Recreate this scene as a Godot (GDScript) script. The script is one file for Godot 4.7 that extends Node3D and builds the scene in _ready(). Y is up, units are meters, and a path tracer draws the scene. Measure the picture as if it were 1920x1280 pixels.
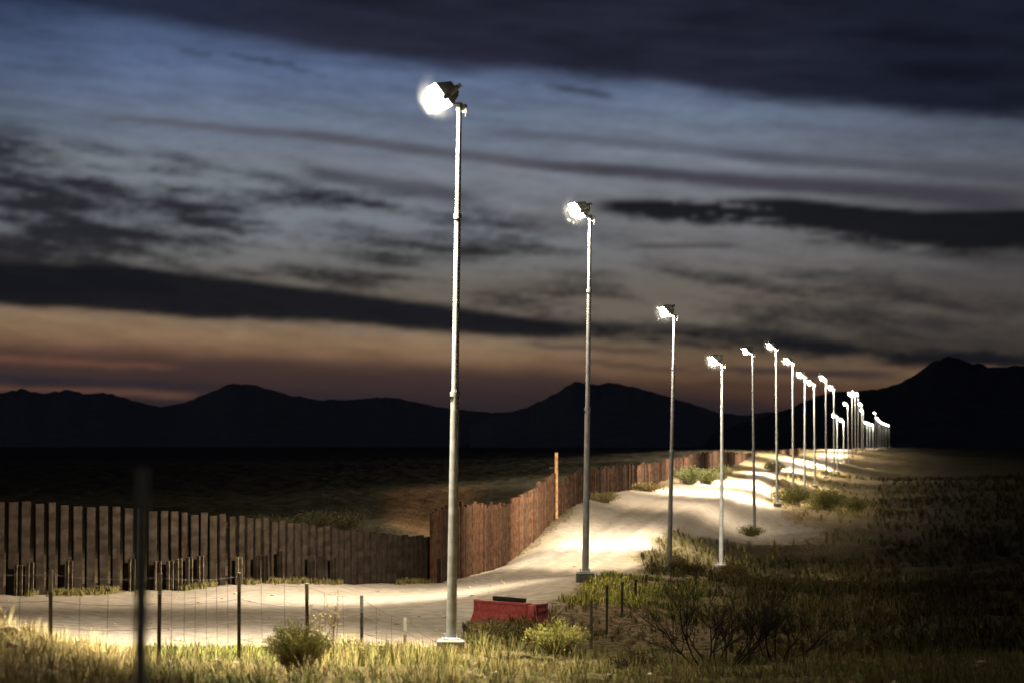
extends Node3D
# A graded dirt road beside a steel bollard fence at dusk, lit by a long line of floodlight poles.

const F := 4400.0            # focal length in pixels of the 1920 px wide photograph
const HORIZON := 830.0
const CAM_Y := 4.09

var rng := RandomNumberGenerator.new()
var nz := FastNoiseLite.new()
var nz_fine := FastNoiseLite.new()
var nz_sky := FastNoiseLite.new()
var nz_sky_fine := FastNoiseLite.new()
var taken := {}
var pts: Array = []
var wts: PackedFloat64Array = PackedFloat64Array()
var M := {}

# ---------------------------------------------------------------- placing
func at(px: float, py: float, d: float) -> Vector3:
	return Vector3((px - 960.0) / F * d, CAM_Y - (py - HORIZON) / F * d, -d)

func smooth(a: float, b: float, x: float) -> float:
	var t: float = clampf((x - a) / (b - a), 0.0, 1.0)
	return t * t * (3.0 - 2.0 * t)

func line_at(l: Array, x: float) -> float:
	if x <= l[0][0]:
		return l[0][1]
	for i in range(1, l.size()):
		if x <= l[i][0]:
			var t: float = (x - l[i - 1][0]) / (l[i][0] - l[i - 1][0])
			return lerpf(l[i - 1][1], l[i][1], t)
	return l[l.size() - 1][1]

# ---------------------------------------------------------------- naming
func numbered(called: String) -> String:
	var n: int = taken.get(called, 0)
	taken[called] = n + 1
	return called if n == 0 else "%s_%03d" % [called, n]

func tag(o: Node3D, label := "", category := "", group := "", kind := "") -> Node3D:
	if label: o.set_meta("label", label)
	if category: o.set_meta("category", category)
	if group: o.set_meta("group", group)
	if kind: o.set_meta("kind", kind)
	return o

func base(called: String, where: Vector3) -> Node3D:
	var o := Node3D.new()
	o.name = numbered(called)
	add_child(o)
	o.position = where
	return o

func put(called: String, mesh: Mesh, m: Material, parent: Node3D = null) -> MeshInstance3D:
	var o := MeshInstance3D.new()
	o.mesh = mesh
	o.material_override = m
	if parent:
		o.name = called
		parent.add_child(o, true)
	else:
		o.name = numbered(called)
		add_child(o)
	return o

# ---------------------------------------------------------------- shapes
func begin() -> SurfaceTool:
	var st := SurfaceTool.new()
	st.begin(Mesh.PRIMITIVE_TRIANGLES)
	return st

func tri(st: SurfaceTool, a: Vector3, b: Vector3, c: Vector3, n: Vector3) -> void:
	st.set_normal(n)
	if (c - a).cross(b - a).dot(n) >= 0.0:
		st.add_vertex(a); st.add_vertex(b); st.add_vertex(c)
	else:
		st.add_vertex(a); st.add_vertex(c); st.add_vertex(b)

func quad(st: SurfaceTool, a: Vector3, b: Vector3, c: Vector3, d: Vector3, n: Vector3) -> void:
	tri(st, a, b, c, n)
	tri(st, a, c, d, n)

# a solid of two outlines with the same number of corners (bottom, top), flat faces
func prism(st: SurfaceTool, lo: Array, hi: Array) -> void:
	var n: int = lo.size()
	var mid := Vector3.ZERO
	for p in lo: mid += p
	for p in hi: mid += p
	mid /= 2.0 * n
	for i in n:
		var a: Vector3 = lo[i]
		var b: Vector3 = lo[(i + 1) % n]
		var c: Vector3 = hi[(i + 1) % n]
		var d: Vector3 = hi[i]
		var nn: Vector3 = (b - a).cross(d - a)
		if nn.length() < 1e-9: nn = (c - b).cross(d - a)
		nn = nn.normalized()
		if nn.dot((a + b + c + d) / 4.0 - mid) < 0: nn = -nn
		quad(st, a, b, c, d, nn)
	for ring in [lo, hi]:
		var nn: Vector3 = (ring[1] - ring[0]).cross(ring[2] - ring[0]).normalized()
		if nn.dot(ring[0] - mid) < 0: nn = -nn
		for i in range(1, n - 1):
			tri(st, ring[0], ring[i], ring[i + 1], nn)

# a box with chamfered upright edges and top
func box(st: SurfaceTool, c: Vector3, s: Vector3, ch := 0.01, basis := Basis.IDENTITY) -> void:
	var h := s / 2.0
	var ring := func(x: float, z: float, k: float, y: float) -> Array:
		var o := []
		for p in [Vector2(x - k, z), Vector2(x, z - k), Vector2(x, -z + k), Vector2(x - k, -z), Vector2(-x + k, -z), Vector2(-x, -z + k), Vector2(-x, z - k), Vector2(-x + k, z)]:
			o.append(c + basis * Vector3(p.x, y, p.y))
		return o
	var r0: Array = ring.call(h.x - ch, h.z - ch, ch * .6, -h.y)
	var r1: Array = ring.call(h.x, h.z, ch, -h.y + ch)
	var r2: Array = ring.call(h.x, h.z, ch, h.y - ch)
	var r3: Array = ring.call(h.x - ch, h.z - ch, ch * .6, h.y)
	var rings := [r0, r1, r2, r3]
	for k in 3:
		for i in 8:
			var a: Vector3 = rings[k][i]
			var b: Vector3 = rings[k][(i + 1) % 8]
			var e: Vector3 = rings[k + 1][(i + 1) % 8]
			var f: Vector3 = rings[k + 1][i]
			var nn: Vector3 = (b - a).cross(f - a).normalized()
			if nn.dot((a + e) / 2.0 - c) < 0: nn = -nn
			quad(st, a, b, e, f, nn)
	for i in range(1, 7):
		tri(st, r0[0], r0[i], r0[i + 1], -basis.y)
		tri(st, r3[0], r3[i], r3[i + 1], basis.y)

func tube(st: SurfaceTool, a: Vector3, b: Vector3, ra: float, rb: float, sides := 8, caps := true) -> void:
	var y := (b - a).normalized()
	var x := y.cross(Vector3(0.31, 0.2, 0.93)).normalized()
	var z := x.cross(y)
	for i in sides:
		var t0 := TAU * i / sides
		var t1 := TAU * (i + 1) / sides
		var n0 := x * cos(t0) + z * sin(t0)
		var n1 := x * cos(t1) + z * sin(t1)
		var p := [a + n0 * ra, a + n1 * ra, b + n1 * rb, b + n0 * rb]
		var n := [n0, n1, n1, n0]
		var flip: bool = (p[2] - p[0]).cross(p[1] - p[0]).dot(n0 + n1) < 0.0
		for k in ([0, 2, 1, 0, 3, 2] if flip else [0, 1, 2, 0, 2, 3]):
			st.set_normal(n[k])
			st.add_vertex(p[k])
		if caps:
			tri(st, a, p[0], p[1], -y)
			tri(st, b, p[2], p[3], y)

# ---------------------------------------------------------------- materials
func noise_tex(size: int, freq: float, octaves: int, seed_: int, lo: Color, hi: Color, kind := FastNoiseLite.TYPE_SIMPLEX_SMOOTH) -> ImageTexture:
	var n := FastNoiseLite.new()
	n.seed = seed_
	n.noise_type = kind
	n.frequency = freq
	n.fractal_octaves = octaves
	n.fractal_gain = 0.6
	var im := n.get_seamless_image(size, size, false, false, 0.12)
	im.convert(Image.FORMAT_RGB8)
	for y in size:
		for x in size:
			var v: float = im.get_pixel(x, y).r
			im.set_pixel(x, y, lo.lerp(hi, smooth(0.2, 0.8, v)))
	return ImageTexture.create_from_image(im)

func normal_tex(size: int, freq: float, octaves: int, seed_: int, strength: float) -> ImageTexture:
	var n := FastNoiseLite.new()
	n.seed = seed_
	n.frequency = freq
	n.fractal_octaves = octaves
	n.fractal_gain = 0.65
	var im := n.get_seamless_image(size, size, false, false, 0.12)
	im.convert(Image.FORMAT_RGB8)
	im.bump_map_to_normal_map(strength)
	return ImageTexture.create_from_image(im)

func mat(c: Color, rough := 0.9, metal := 0.0, spec := 0.3) -> StandardMaterial3D:
	var m := StandardMaterial3D.new()
	m.albedo_color = c.linear_to_srgb()
	m.roughness = rough
	m.metallic = metal
	m.metallic_specular = spec
	m.cull_mode = BaseMaterial3D.CULL_DISABLED
	return m

func tri_tex(m: StandardMaterial3D, t: Texture2D, scale: float, world := true) -> StandardMaterial3D:
	m.albedo_texture = t
	m.uv1_triplanar = true
	m.uv1_world_triplanar = world
	m.uv1_scale = Vector3.ONE * scale
	return m

func make_materials() -> void:
	var grain := noise_tex(512, 0.02, 6, 11, Color(.62, .60, .57), Color(1, 1, 1))
	var grain_n := normal_tex(512, 0.03, 6, 12, 5.0)
	var g := mat(Color(1, 1, 1), 1.0, 0, 0.04)
	g.vertex_color_use_as_albedo = true
	tri_tex(g, grain, 0.33)
	g.normal_enabled = true
	g.normal_texture = grain_n
	g.normal_scale = 0.8
	M.ground = g
	var r := mat(Color(1, 1, 1), 1.0, 0, 0.05)
	r.vertex_color_use_as_albedo = true
	tri_tex(r, noise_tex(512, 0.015, 6, 21, Color(.87, .86, .84), Color(1, 1, 1)), 0.21)
	r.normal_enabled = true
	r.normal_texture = grain_n
	r.normal_scale = 0.2
	M.road = r
	M.rust = tri_tex(mat(Color(1, 1, 1), 0.95, 0.0, 0.06), noise_tex(512, 0.012, 6, 31, Color(.034, .0165, .0095).linear_to_srgb(), Color(.072, .038, .021).linear_to_srgb()), 0.4)
	M.rust_lit = tri_tex(mat(Color(1, 1, 1), 0.95, 0.0, 0.06), noise_tex(256, 0.03, 5, 35, Color(.16, .085, .04).linear_to_srgb(), Color(.30, .17, .08).linear_to_srgb()), 0.6)  # gate post rust, lightened in colour to look lamp-lit
	M.rust_pale = tri_tex(mat(Color(1, 1, 1), 0.95, 0.0, 0.06), noise_tex(512, 0.012, 6, 32, Color(.013, .0095, .007).linear_to_srgb(), Color(.030, .022, .016).linear_to_srgb()), 0.4)
	M.rust_dark = tri_tex(mat(Color(1, 1, 1), 0.95, 0.0, 0.06), noise_tex(512, 0.012, 6, 33, Color(.022, .013, .009).linear_to_srgb(), Color(.055, .033, .021).linear_to_srgb()), 0.4)
	M.stub = tri_tex(mat(Color(1, 1, 1), 0.95, 0.0, 0.06), noise_tex(512, 0.012, 6, 34, Color(.06, .046, .03).linear_to_srgb(), Color(.22, .18, .12).linear_to_srgb()), 0.6)  # flange colour, raised so the edges look lit
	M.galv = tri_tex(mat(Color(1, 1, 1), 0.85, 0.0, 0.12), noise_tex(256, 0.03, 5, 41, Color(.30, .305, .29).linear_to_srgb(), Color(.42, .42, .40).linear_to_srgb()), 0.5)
	M.galv_dimmed = tri_tex(mat(Color(1, 1, 1), 0.85, 0.0, 0.12), noise_tex(256, 0.03, 5, 41, Color(.13, .13, .125).linear_to_srgb(), Color(.19, .19, .18).linear_to_srgb()), 0.5)  # darker copy of galv, makes the far poles look more dimly lit
	M.head = tri_tex(mat(Color(1, 1, 1), 0.55, 0.1, 0.4), noise_tex(256, 0.03, 4, 42, Color(.36, .35, .28).linear_to_srgb(), Color(.48, .47, .39).linear_to_srgb()), 1.0)
	M.concrete = tri_tex(mat(Color(1, 1, 1), 0.95, 0.0, 0.2), noise_tex(256, 0.03, 6, 43, Color(.11, .105, .09).linear_to_srgb(), Color(.19, .18, .155).linear_to_srgb()), 0.8)
	M.post = tri_tex(mat(Color(1, 1, 1), 0.7, 0.1, 0.3), noise_tex(256, 0.03, 5, 44, Color(.035, .032, .022).linear_to_srgb(), Color(.075, .06, .04).linear_to_srgb()), 1.5)
	M.tip = mat(Color(.17, .16, .13), 0.7)
	M.near_post = tri_tex(mat(Color(1, 1, 1), 0.8, 0.0, 0.3), noise_tex(256, 0.03, 5, 45, Color(.42, .42, .24).linear_to_srgb(), Color(.55, .55, .33).linear_to_srgb()), 1.5)
	M.wire = mat(Color(.055, .05, .04), 0.9, 0.0, 0.1)
	M.red = tri_tex(mat(Color(1, 1, 1), 0.5, 0.0, 0.45), noise_tex(256, 0.025, 5, 46, Color(.34, .055, .044).linear_to_srgb(), Color(.48, .105, .085).linear_to_srgb()), 1.1)
	M.black = mat(Color(.018, .02, .016), 0.5, 0.0, 0.4)
	M.lamp = mat(Color(.9, .9, .85), 0.3)
	M.lamp.emission_enabled = true
	M.lamp.emission = Color(1.0, 0.97, 0.86)
	M.lamp.emission_energy_multiplier = 30.0
	M.lamp_dim = M.lamp.duplicate()
	M.lamp_dim.emission_energy_multiplier = 1.6
	for e in [["sage", Color(.26, .235, .09)], ["olive", Color(.27, .25, .09)], ["straw", Color(.30, .225, .10)], ["yellow", Color(.42, .39, .11)], ["dull", Color(.085, .075, .032)], ["pale", Color(.21, .21, .09)]]:
		var m := mat(e[1], 0.85, 0, 0.2)
		m.vertex_color_use_as_albedo = true
		m.backlight_enabled = true
		m.backlight = Color(.35, .35, .35)
		M[e[0]] = m
	M.twig = mat(Color(.022, .016, .012), 0.9, 0, 0.2)
	M.stem = mat(Color(.12, .09, .05), 0.9, 0, 0.2)
	M.stone = tri_tex(mat(Color(1, 1, 1), 0.95, 0, 0.2), noise_tex(256, 0.04, 5, 47, Color(.36, .28, .17).linear_to_srgb(), Color(.58, .49, .34).linear_to_srgb()), 1.5)
	M.stone.vertex_color_use_as_albedo = true
	M.mountain = tri_tex(mat(Color(1, 1, 1), 1.0, 0, 0.1), noise_tex(256, 0.03, 5, 48, Color(.24, .22, .195).linear_to_srgb(), Color(.30, .275, .245).linear_to_srgb()), 0.002)
	M.mountain_dark = tri_tex(mat(Color(1, 1, 1), 1.0, 0, 0.1), noise_tex(256, 0.03, 5, 48, Color(.10, .095, .09).linear_to_srgb(), Color(.14, .13, .12).linear_to_srgb()), 0.002)

# ---------------------------------------------------------------- sky
var SKY_RAMP := [[-250.0, Color8(44, 56, 88)], [0.0, Color8(58, 72, 104)], [120.0, Color8(86, 102, 134)], [230.0, Color8(104, 115, 134)], [330.0, Color8(117, 122, 131)], [450.0, Color8(108, 107, 108)], [540.0, Color8(118, 108, 98)], [590.0, Color8(136, 118, 97)], [640.0, Color8(136, 109, 84)], [675.0, Color8(104, 78, 62)], [710.0, Color8(88, 62, 54)], [750.0, Color8(60, 48, 49)], [830.0, Color8(46, 41, 46)], [1000.0, Color8(40, 37, 42)]]
var TOP_EDGE := [[-400.0, -60.0], [0.0, 8.0], [200.0, 34.0], [400.0, 72.0], [600.0, 100.0], [960.0, 138.0], [1300.0, 168.0], [1600.0, 212.0], [1920.0, 238.0], [2400.0, 270.0]]
var BAND_HI := [[-400.0, 490.0], [0.0, 501.0], [250.0, 504.0], [450.0, 525.0], [620.0, 545.0], [750.0, 562.0], [870.0, 577.0], [1000.0, 598.0], [1150.0, 612.0], [1300.0, 622.0], [1500.0, 636.0], [1700.0, 656.0], [1920.0, 668.0]]
var BAND_LO := [[-400.0, 566.0], [0.0, 577.0], [200.0, 586.0], [400.0, 601.0], [600.0, 604.0], [850.0, 624.0], [1000.0, 634.0], [1150.0, 642.0], [1300.0, 656.0], [1500.0, 672.0], [1700.0, 690.0], [1920.0, 700.0]]
var SLAB_HI := [[1080.0, 374.0], [1200.0, 374.0], [1480.0, 373.0], [1600.0, 387.0], [1720.0, 400.0], [1920.0, 402.0], [2300.0, 420.0]]
var SLAB_LO := [[1080.0, 380.0], [1180.0, 410.0], [1300.0, 424.0], [1480.0, 436.0], [1640.0, 462.0], [1780.0, 478.0], [1920.0, 476.0], [2300.0, 480.0]]
var GREY_EDGE := [[-400.0, 240.0], [0.0, 262.0], [200.0, 276.0], [400.0, 300.0], [620.0, 322.0], [760.0, 358.0], [950.0, 402.0], [1100.0, 440.0], [1300.0, 500.0], [1920.0, 540.0]]
var LOW_EDGE := [[-400.0, 640.0], [0.0, 652.0], [200.0, 664.0], [500.0, 668.0], [700.0, 684.0], [850.0, 690.0], [1000.0, 694.0], [1150.0, 708.0], [1300.0, 734.0], [1450.0, 760.0], [1920.0, 790.0]]
var STREAKS := [  # x0, y0, x1, y1, half thickness at each end, colour, strength
	[140.0, 222.0, 640.0, 260.0, 5.0, 10.0, Color8(84, 82, 92), .75],
	[560.0, 253.0, 1120.0, 318.0, 9.0, 12.0, Color8(76, 74, 82), .8],
	[1000.0, 306.0, 2000.0, 392.0, 11.0, 24.0, Color8(60, 57, 66), .9],
	[900.0, 240.0, 1500.0, 300.0, 8.0, 12.0, Color8(80, 82, 94), .6],
	[1350.0, 288.0, 2000.0, 345.0, 10.0, 16.0, Color8(66, 66, 78), .6],
	[640.0, 208.0, 860.0, 232.0, 4.0, 6.0, Color8(88, 94, 108), .5],
	[330.0, 99.0, 395.0, 108.0, 6.0, 4.0, Color8(62, 72, 96), .85],
	[425.0, 106.0, 505.0, 116.0, 4.0, 6.0, Color8(60, 70, 92), .9],
	[490.0, 116.0, 555.0, 122.0, 6.0, 3.0, Color8(62, 72, 94), .9],
	[548.0, 130.0, 612.0, 138.0, 5.0, 1.0, Color8(66, 76, 98), .8],
	[1025.0, 158.0, 1150.0, 177.0, 7.0, 6.0, Color8(60, 68, 86), .95],
	[965.0, 153.0, 1050.0, 158.0, 1.0, 4.0, Color8(80, 90, 110), .7],
	[0.0, 648.0, 60.0, 652.0, 3.0, 1.0, Color8(92, 66, 56), .7],
	[-60.0, 708.0, 430.0, 727.0, 8.0, 5.0, Color8(44, 39, 46), .9],
	[-60.0, 672.0, 330.0, 690.0, 8.0, 6.0, Color8(116, 78, 62), .6],
	[-60.0, 727.0, 380.0, 742.0, 6.0, 6.0, Color8(104, 74, 60), .7],
	[980.0, 643.0, 1250.0, 662.0, 4.0, 4.0, Color8(72, 56, 52), .8],
	[1080.0, 676.0, 1330.0, 700.0, 4.0, 3.0, Color8(74, 55, 50), .8],
	[1330.0, 690.0, 1690.0, 707.0, 4.0, 9.0, Color8(56, 46, 48), .9],
	[1100.0, 606.0, 1400.0, 618.0, 5.0, 4.0, Color8(50, 46, 50), .7],
	[1300.0, 618.0, 1560.0, 634.0, 6.0, 5.0, Color8(48, 43, 48), .8],
	[1180.0, 462.0, 1390.0, 461.0, 3.0, 5.0, Color8(58, 56, 60), .8],
	[960.0, 556.0, 1120.0, 578.0, 3.0, 3.0, Color8(62, 58, 60), .6],
	[560.0, 322.0, 900.0, 372.0, 18.0, 14.0, Color8(58, 58, 68), .7],
	[1700.0, 480.0, 1960.0, 500.0, 4.0, 14.0, Color8(52, 48, 50), .6],
]

func lin(c: Color) -> Vector3:
	var l := c.srgb_to_linear()
	return Vector3(l.r, l.g, l.b)

func sky_at(px: float, py: float) -> Vector3:
	# warp so that nothing runs dead straight
	var wx: float = nz_sky.get_noise_2d(px * 0.2, py * 1.0)
	var wy: float = nz_sky.get_noise_2d(px * 0.25 + 900.0, py * 1.1 + 300.0)
	var f1: float = nz_sky_fine.get_noise_2d((px + py * 0.6) * 0.16, (py - px * 0.085) * 1.5)
	var f2: float = nz_sky_fine.get_noise_2d((px + py * 0.6) * 0.3 + 500.0, (py - px * 0.085) * 2.6 + 80.0)
	var y := py + wy * 10.0
	var f3: float = nz_sky_fine.get_noise_2d((px + py * 1.1) * 0.34 + 900.0, (py - px * 0.16) * 3.6)
	var q: float = y - 0.055 * (clampf(px, -300.0, 2200.0) - 500.0) * smooth(420.0, 560.0, y)
	var c := Vector3.ZERO
	for i in range(1, SKY_RAMP.size()):
		if q <= SKY_RAMP[i][0] or i == SKY_RAMP.size() - 1:
			var t: float = clampf((q - SKY_RAMP[i - 1][0]) / (SKY_RAMP[i][0] - SKY_RAMP[i - 1][0]), 0.0, 1.0)
			c = lin(SKY_RAMP[i - 1][1]).lerp(lin(SKY_RAMP[i][1]), t)
			break
	c *= 1.0 + 0.28 * f1 + 0.14 * f2 + 0.16 * f3
	# the left end of the blue is deeper, the right end duller
	c *= lerpf(0.62, 1.0, smooth(-200.0, 330.0, px + (py - 100.0) * 0.4)) if py < 280.0 else 1.0
	c *= 1.0 - 0.45 * smooth(1250.0, 2000.0, px) * (1.0 - smooth(480.0, 600.0, py))
	# grey mottled sheet with lighter wisps
	var ge: float = line_at(GREY_EDGE, px)
	var inside: float = smooth(ge - 40.0, ge + 35.0, y + wx * 26.0)
	var w1: float = nz_sky.get_noise_2d((px - py * 0.9) * 0.27 + 77.0, (py - px * 0.07) * 1.35 + 40.0)
	var w2: float = nz_sky_fine.get_noise_2d((px - py * 0.8) * 0.24, (py - px * 0.09) * 2.0)
	var bias: float = lerpf(-0.42, 0.12, smooth(0.0, 620.0, px)) + 0.22 * smooth(430.0, 560.0, py) * smooth(500.0, 900.0, px)
	bias += 0.4 * exp(-pow((px - 330.0) / 200.0, 2.0) - pow((py - 330.0 - (px - 330.0) * 0.12) / 36.0, 2.0))
	bias += 0.35 * exp(-pow((px - 60.0) / 120.0, 2.0) - pow((py - 302.0) / 30.0, 2.0))
	bias += 0.35 * exp(-pow((px - 640.0) / 190.0, 2.0) - pow((py - 440.0) / 40.0, 2.0))
	bias -= 0.3 * exp(-pow((px - 900.0) / 130.0, 2.0) - pow((py - 455.0) / 45.0, 2.0))
	bias -= 0.32 * smooth(1250.0, 1500.0, px) * smooth(490.0, 530.0, py)
	var light: float = smooth(-0.62, 0.68, w1 * 0.85 + w2 * 0.75 + f3 * 0.45 + bias)
	var dark_c := lin(Color8(31, 32, 39)).lerp(lin(Color8(36, 34, 34)), smooth(420.0, 560.0, py))
	var light_c := lin(Color8(120, 126, 134)).lerp(lin(Color8(106, 98, 89)), smooth(400.0, 560.0, py))
	c = c.lerp(dark_c.lerp(light_c, light), inside * (1.0 - smooth(560.0, 640.0, q)) * 0.95)
	# dull right middle
	c = c.lerp(lin(Color8(56, 52, 52)), 0.6 * smooth(1350.0, 1850.0, px) * smooth(480.0, 540.0, py) * (1.0 - smooth(650.0, 690.0, py)))
	c *= 1.0 - 0.42 * smooth(850.0, 1350.0, px) * smooth(590.0, 650.0, py)
	# low purple layer before the mountains
	var le: float = line_at(LOW_EDGE, px)
	c = c.lerp(lin(Color8(58, 46, 45)).lerp(lin(Color8(38, 34, 39)), smooth(690.0, 770.0, py)), 0.82 * smooth(le - 14.0, le + 22.0, py + wy * 8.0 + f1 * 10.0))
	# streaks
	for s in STREAKS:
		var t: float = (px - s[0]) / (s[2] - s[0])
		if t > -0.1 and t < 1.1:
			var k: float = clampf(t, 0.0, 1.0)
			var half: float = lerpf(s[4], s[5], k) * (1.0 + 0.35 * f1)
			var off: float = absf(py + wy * 3.0 + f2 * 4.0 - lerpf(s[1], s[3], k))
			var a: float = (1.0 - smooth(half * 0.35, half * 1.5, off)) * smooth(-0.08, 0.14, t) * (1.0 - smooth(0.84, 1.08, t))
			c = c.lerp(lin(s[6]), a * s[7])
	# slab of dark cloud at the right
	if px > 1080.0:
		var hi: float = line_at(SLAB_HI, px)
		var lo: float = line_at(SLAB_LO, px)
		var a2: float = smooth(hi - 5.0, hi + 5.0, py + f2 * 3.0) * (1.0 - smooth(lo - 14.0, lo + 10.0, py + f1 * 16.0 + f2 * 12.0)) * smooth(1090.0, 1160.0, px)
		a2 *= 1.0 - 0.6 * smooth(0.1, 0.6, f2 + f1) * (1.0 - smooth(1400.0, 1500.0, px))
		c = c.lerp(lin(Color8(13, 14, 19)), a2 * 0.95)
	# main dark band
	var bh: float = line_at(BAND_HI, px)
	var bl: float = line_at(BAND_LO, px)
	var ragged: float = smooth(900.0, 1200.0, px)
	var b: float = smooth(bh - 7.0 - 6.0 * ragged, bh + 6.0, py + f2 * (4.0 + 8.0 * ragged)) * (1.0 - smooth(bl - 6.0 - 8.0 * ragged, bl + 5.0, py + f2 * (5.0 + 9.0 * ragged)))
	b *= 1.0 - ragged * 0.55 * smooth(-0.1, 0.5, f1 + 0.5 * f2)
	c = c.lerp(lin(Color8(21, 22, 28)), b * 0.97)
	# high dark deck
	var te: float = line_at(TOP_EDGE, px)
	var tcol := lin(Color8(40, 48, 70)).lerp(lin(Color8(37, 39, 54)), smooth(100.0, 700.0, px)).lerp(lin(Color8(25, 28, 41)), smooth(1000.0, 1850.0, px))
	tcol = tcol.lerp(lin(Color8(23, 26, 38)), smooth(60.0, -120.0, py))
	tcol *= 1.0 + 0.45 * wx + 0.32 * f1
	c = c.lerp(tcol, 1.0 - smooth(te - 26.0, te + 20.0, py + wy * 10.0 + f1 * 10.0))
	return c

func sky_pixel(im: Image, x: int, y: int, w: int, h: int, ox: int, oy: int) -> void:
	# the first column looks down -z; rows run from the zenith down
	var az: float = wrapf((x + 0.5) / w * TAU, -PI, PI)
	var el: float = (0.5 - (y + 0.5) / h) * PI
	var px: float = 960.0 + F * (tan(az) if absf(az) < 0.4 else az * 1.057)
	var py: float = HORIZON - F * (tan(el) if el < 0.4 else el * 1.057)
	if absf(az) > 0.6:
		px = 960.0 + F * 0.634 * signf(az) * (PI - absf(az)) / (PI - 0.6)
	py = maxf(py, -6000.0)
	if py < -300.0:
		py = -300.0 + (py + 300.0) * 0.12
	var c := sky_at(px, py)
	im.set_pixel(x - ox, y - oy, Color(c.x, c.y, c.z))

func make_sky() -> Sky:
	nz_sky.seed = 5
	nz_sky.frequency = 0.010
	nz_sky.fractal_octaves = 4
	nz_sky_fine.seed = 9
	nz_sky_fine.frequency = 0.016
	nz_sky_fine.fractal_octaves = 5
	nz_sky_fine.fractal_gain = 0.62
	var im := Image.create(512, 256, false, Image.FORMAT_RGBF)
	for y in 256:
		for x in 512:
			if y < 129:
				sky_pixel(im, x, y, 512, 256, 0, 0)
			else:
				im.set_pixel(x, y, Color(.010, .0095, .010))
	im.resize(4096, 2048, Image.INTERPOLATE_CUBIC)
	var y0 := 1024 - 150
	for half in 2:
		var x0 := 0 if half == 0 else 4096 - 220
		var win := Image.create(220, 152, false, Image.FORMAT_RGBF)
		for y in 152:
			for x in 220:
				sky_pixel(win, x + x0, y + y0, 4096, 2048, x0, y0)
		im.blit_rect(win, Rect2i(0, 0, 220, 152), Vector2i(x0, y0))
	var pm := PanoramaSkyMaterial.new()
	pm.panorama = ImageTexture.create_from_image(im)
	var s := Sky.new()
	s.sky_material = pm
	return s

# ---------------------------------------------------------------- terrain
func key(px: float, d: float) -> Vector2:
	return Vector2(clampf(px, -500.0, 2400.0) / 300.0, log(d) / 0.2)

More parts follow.
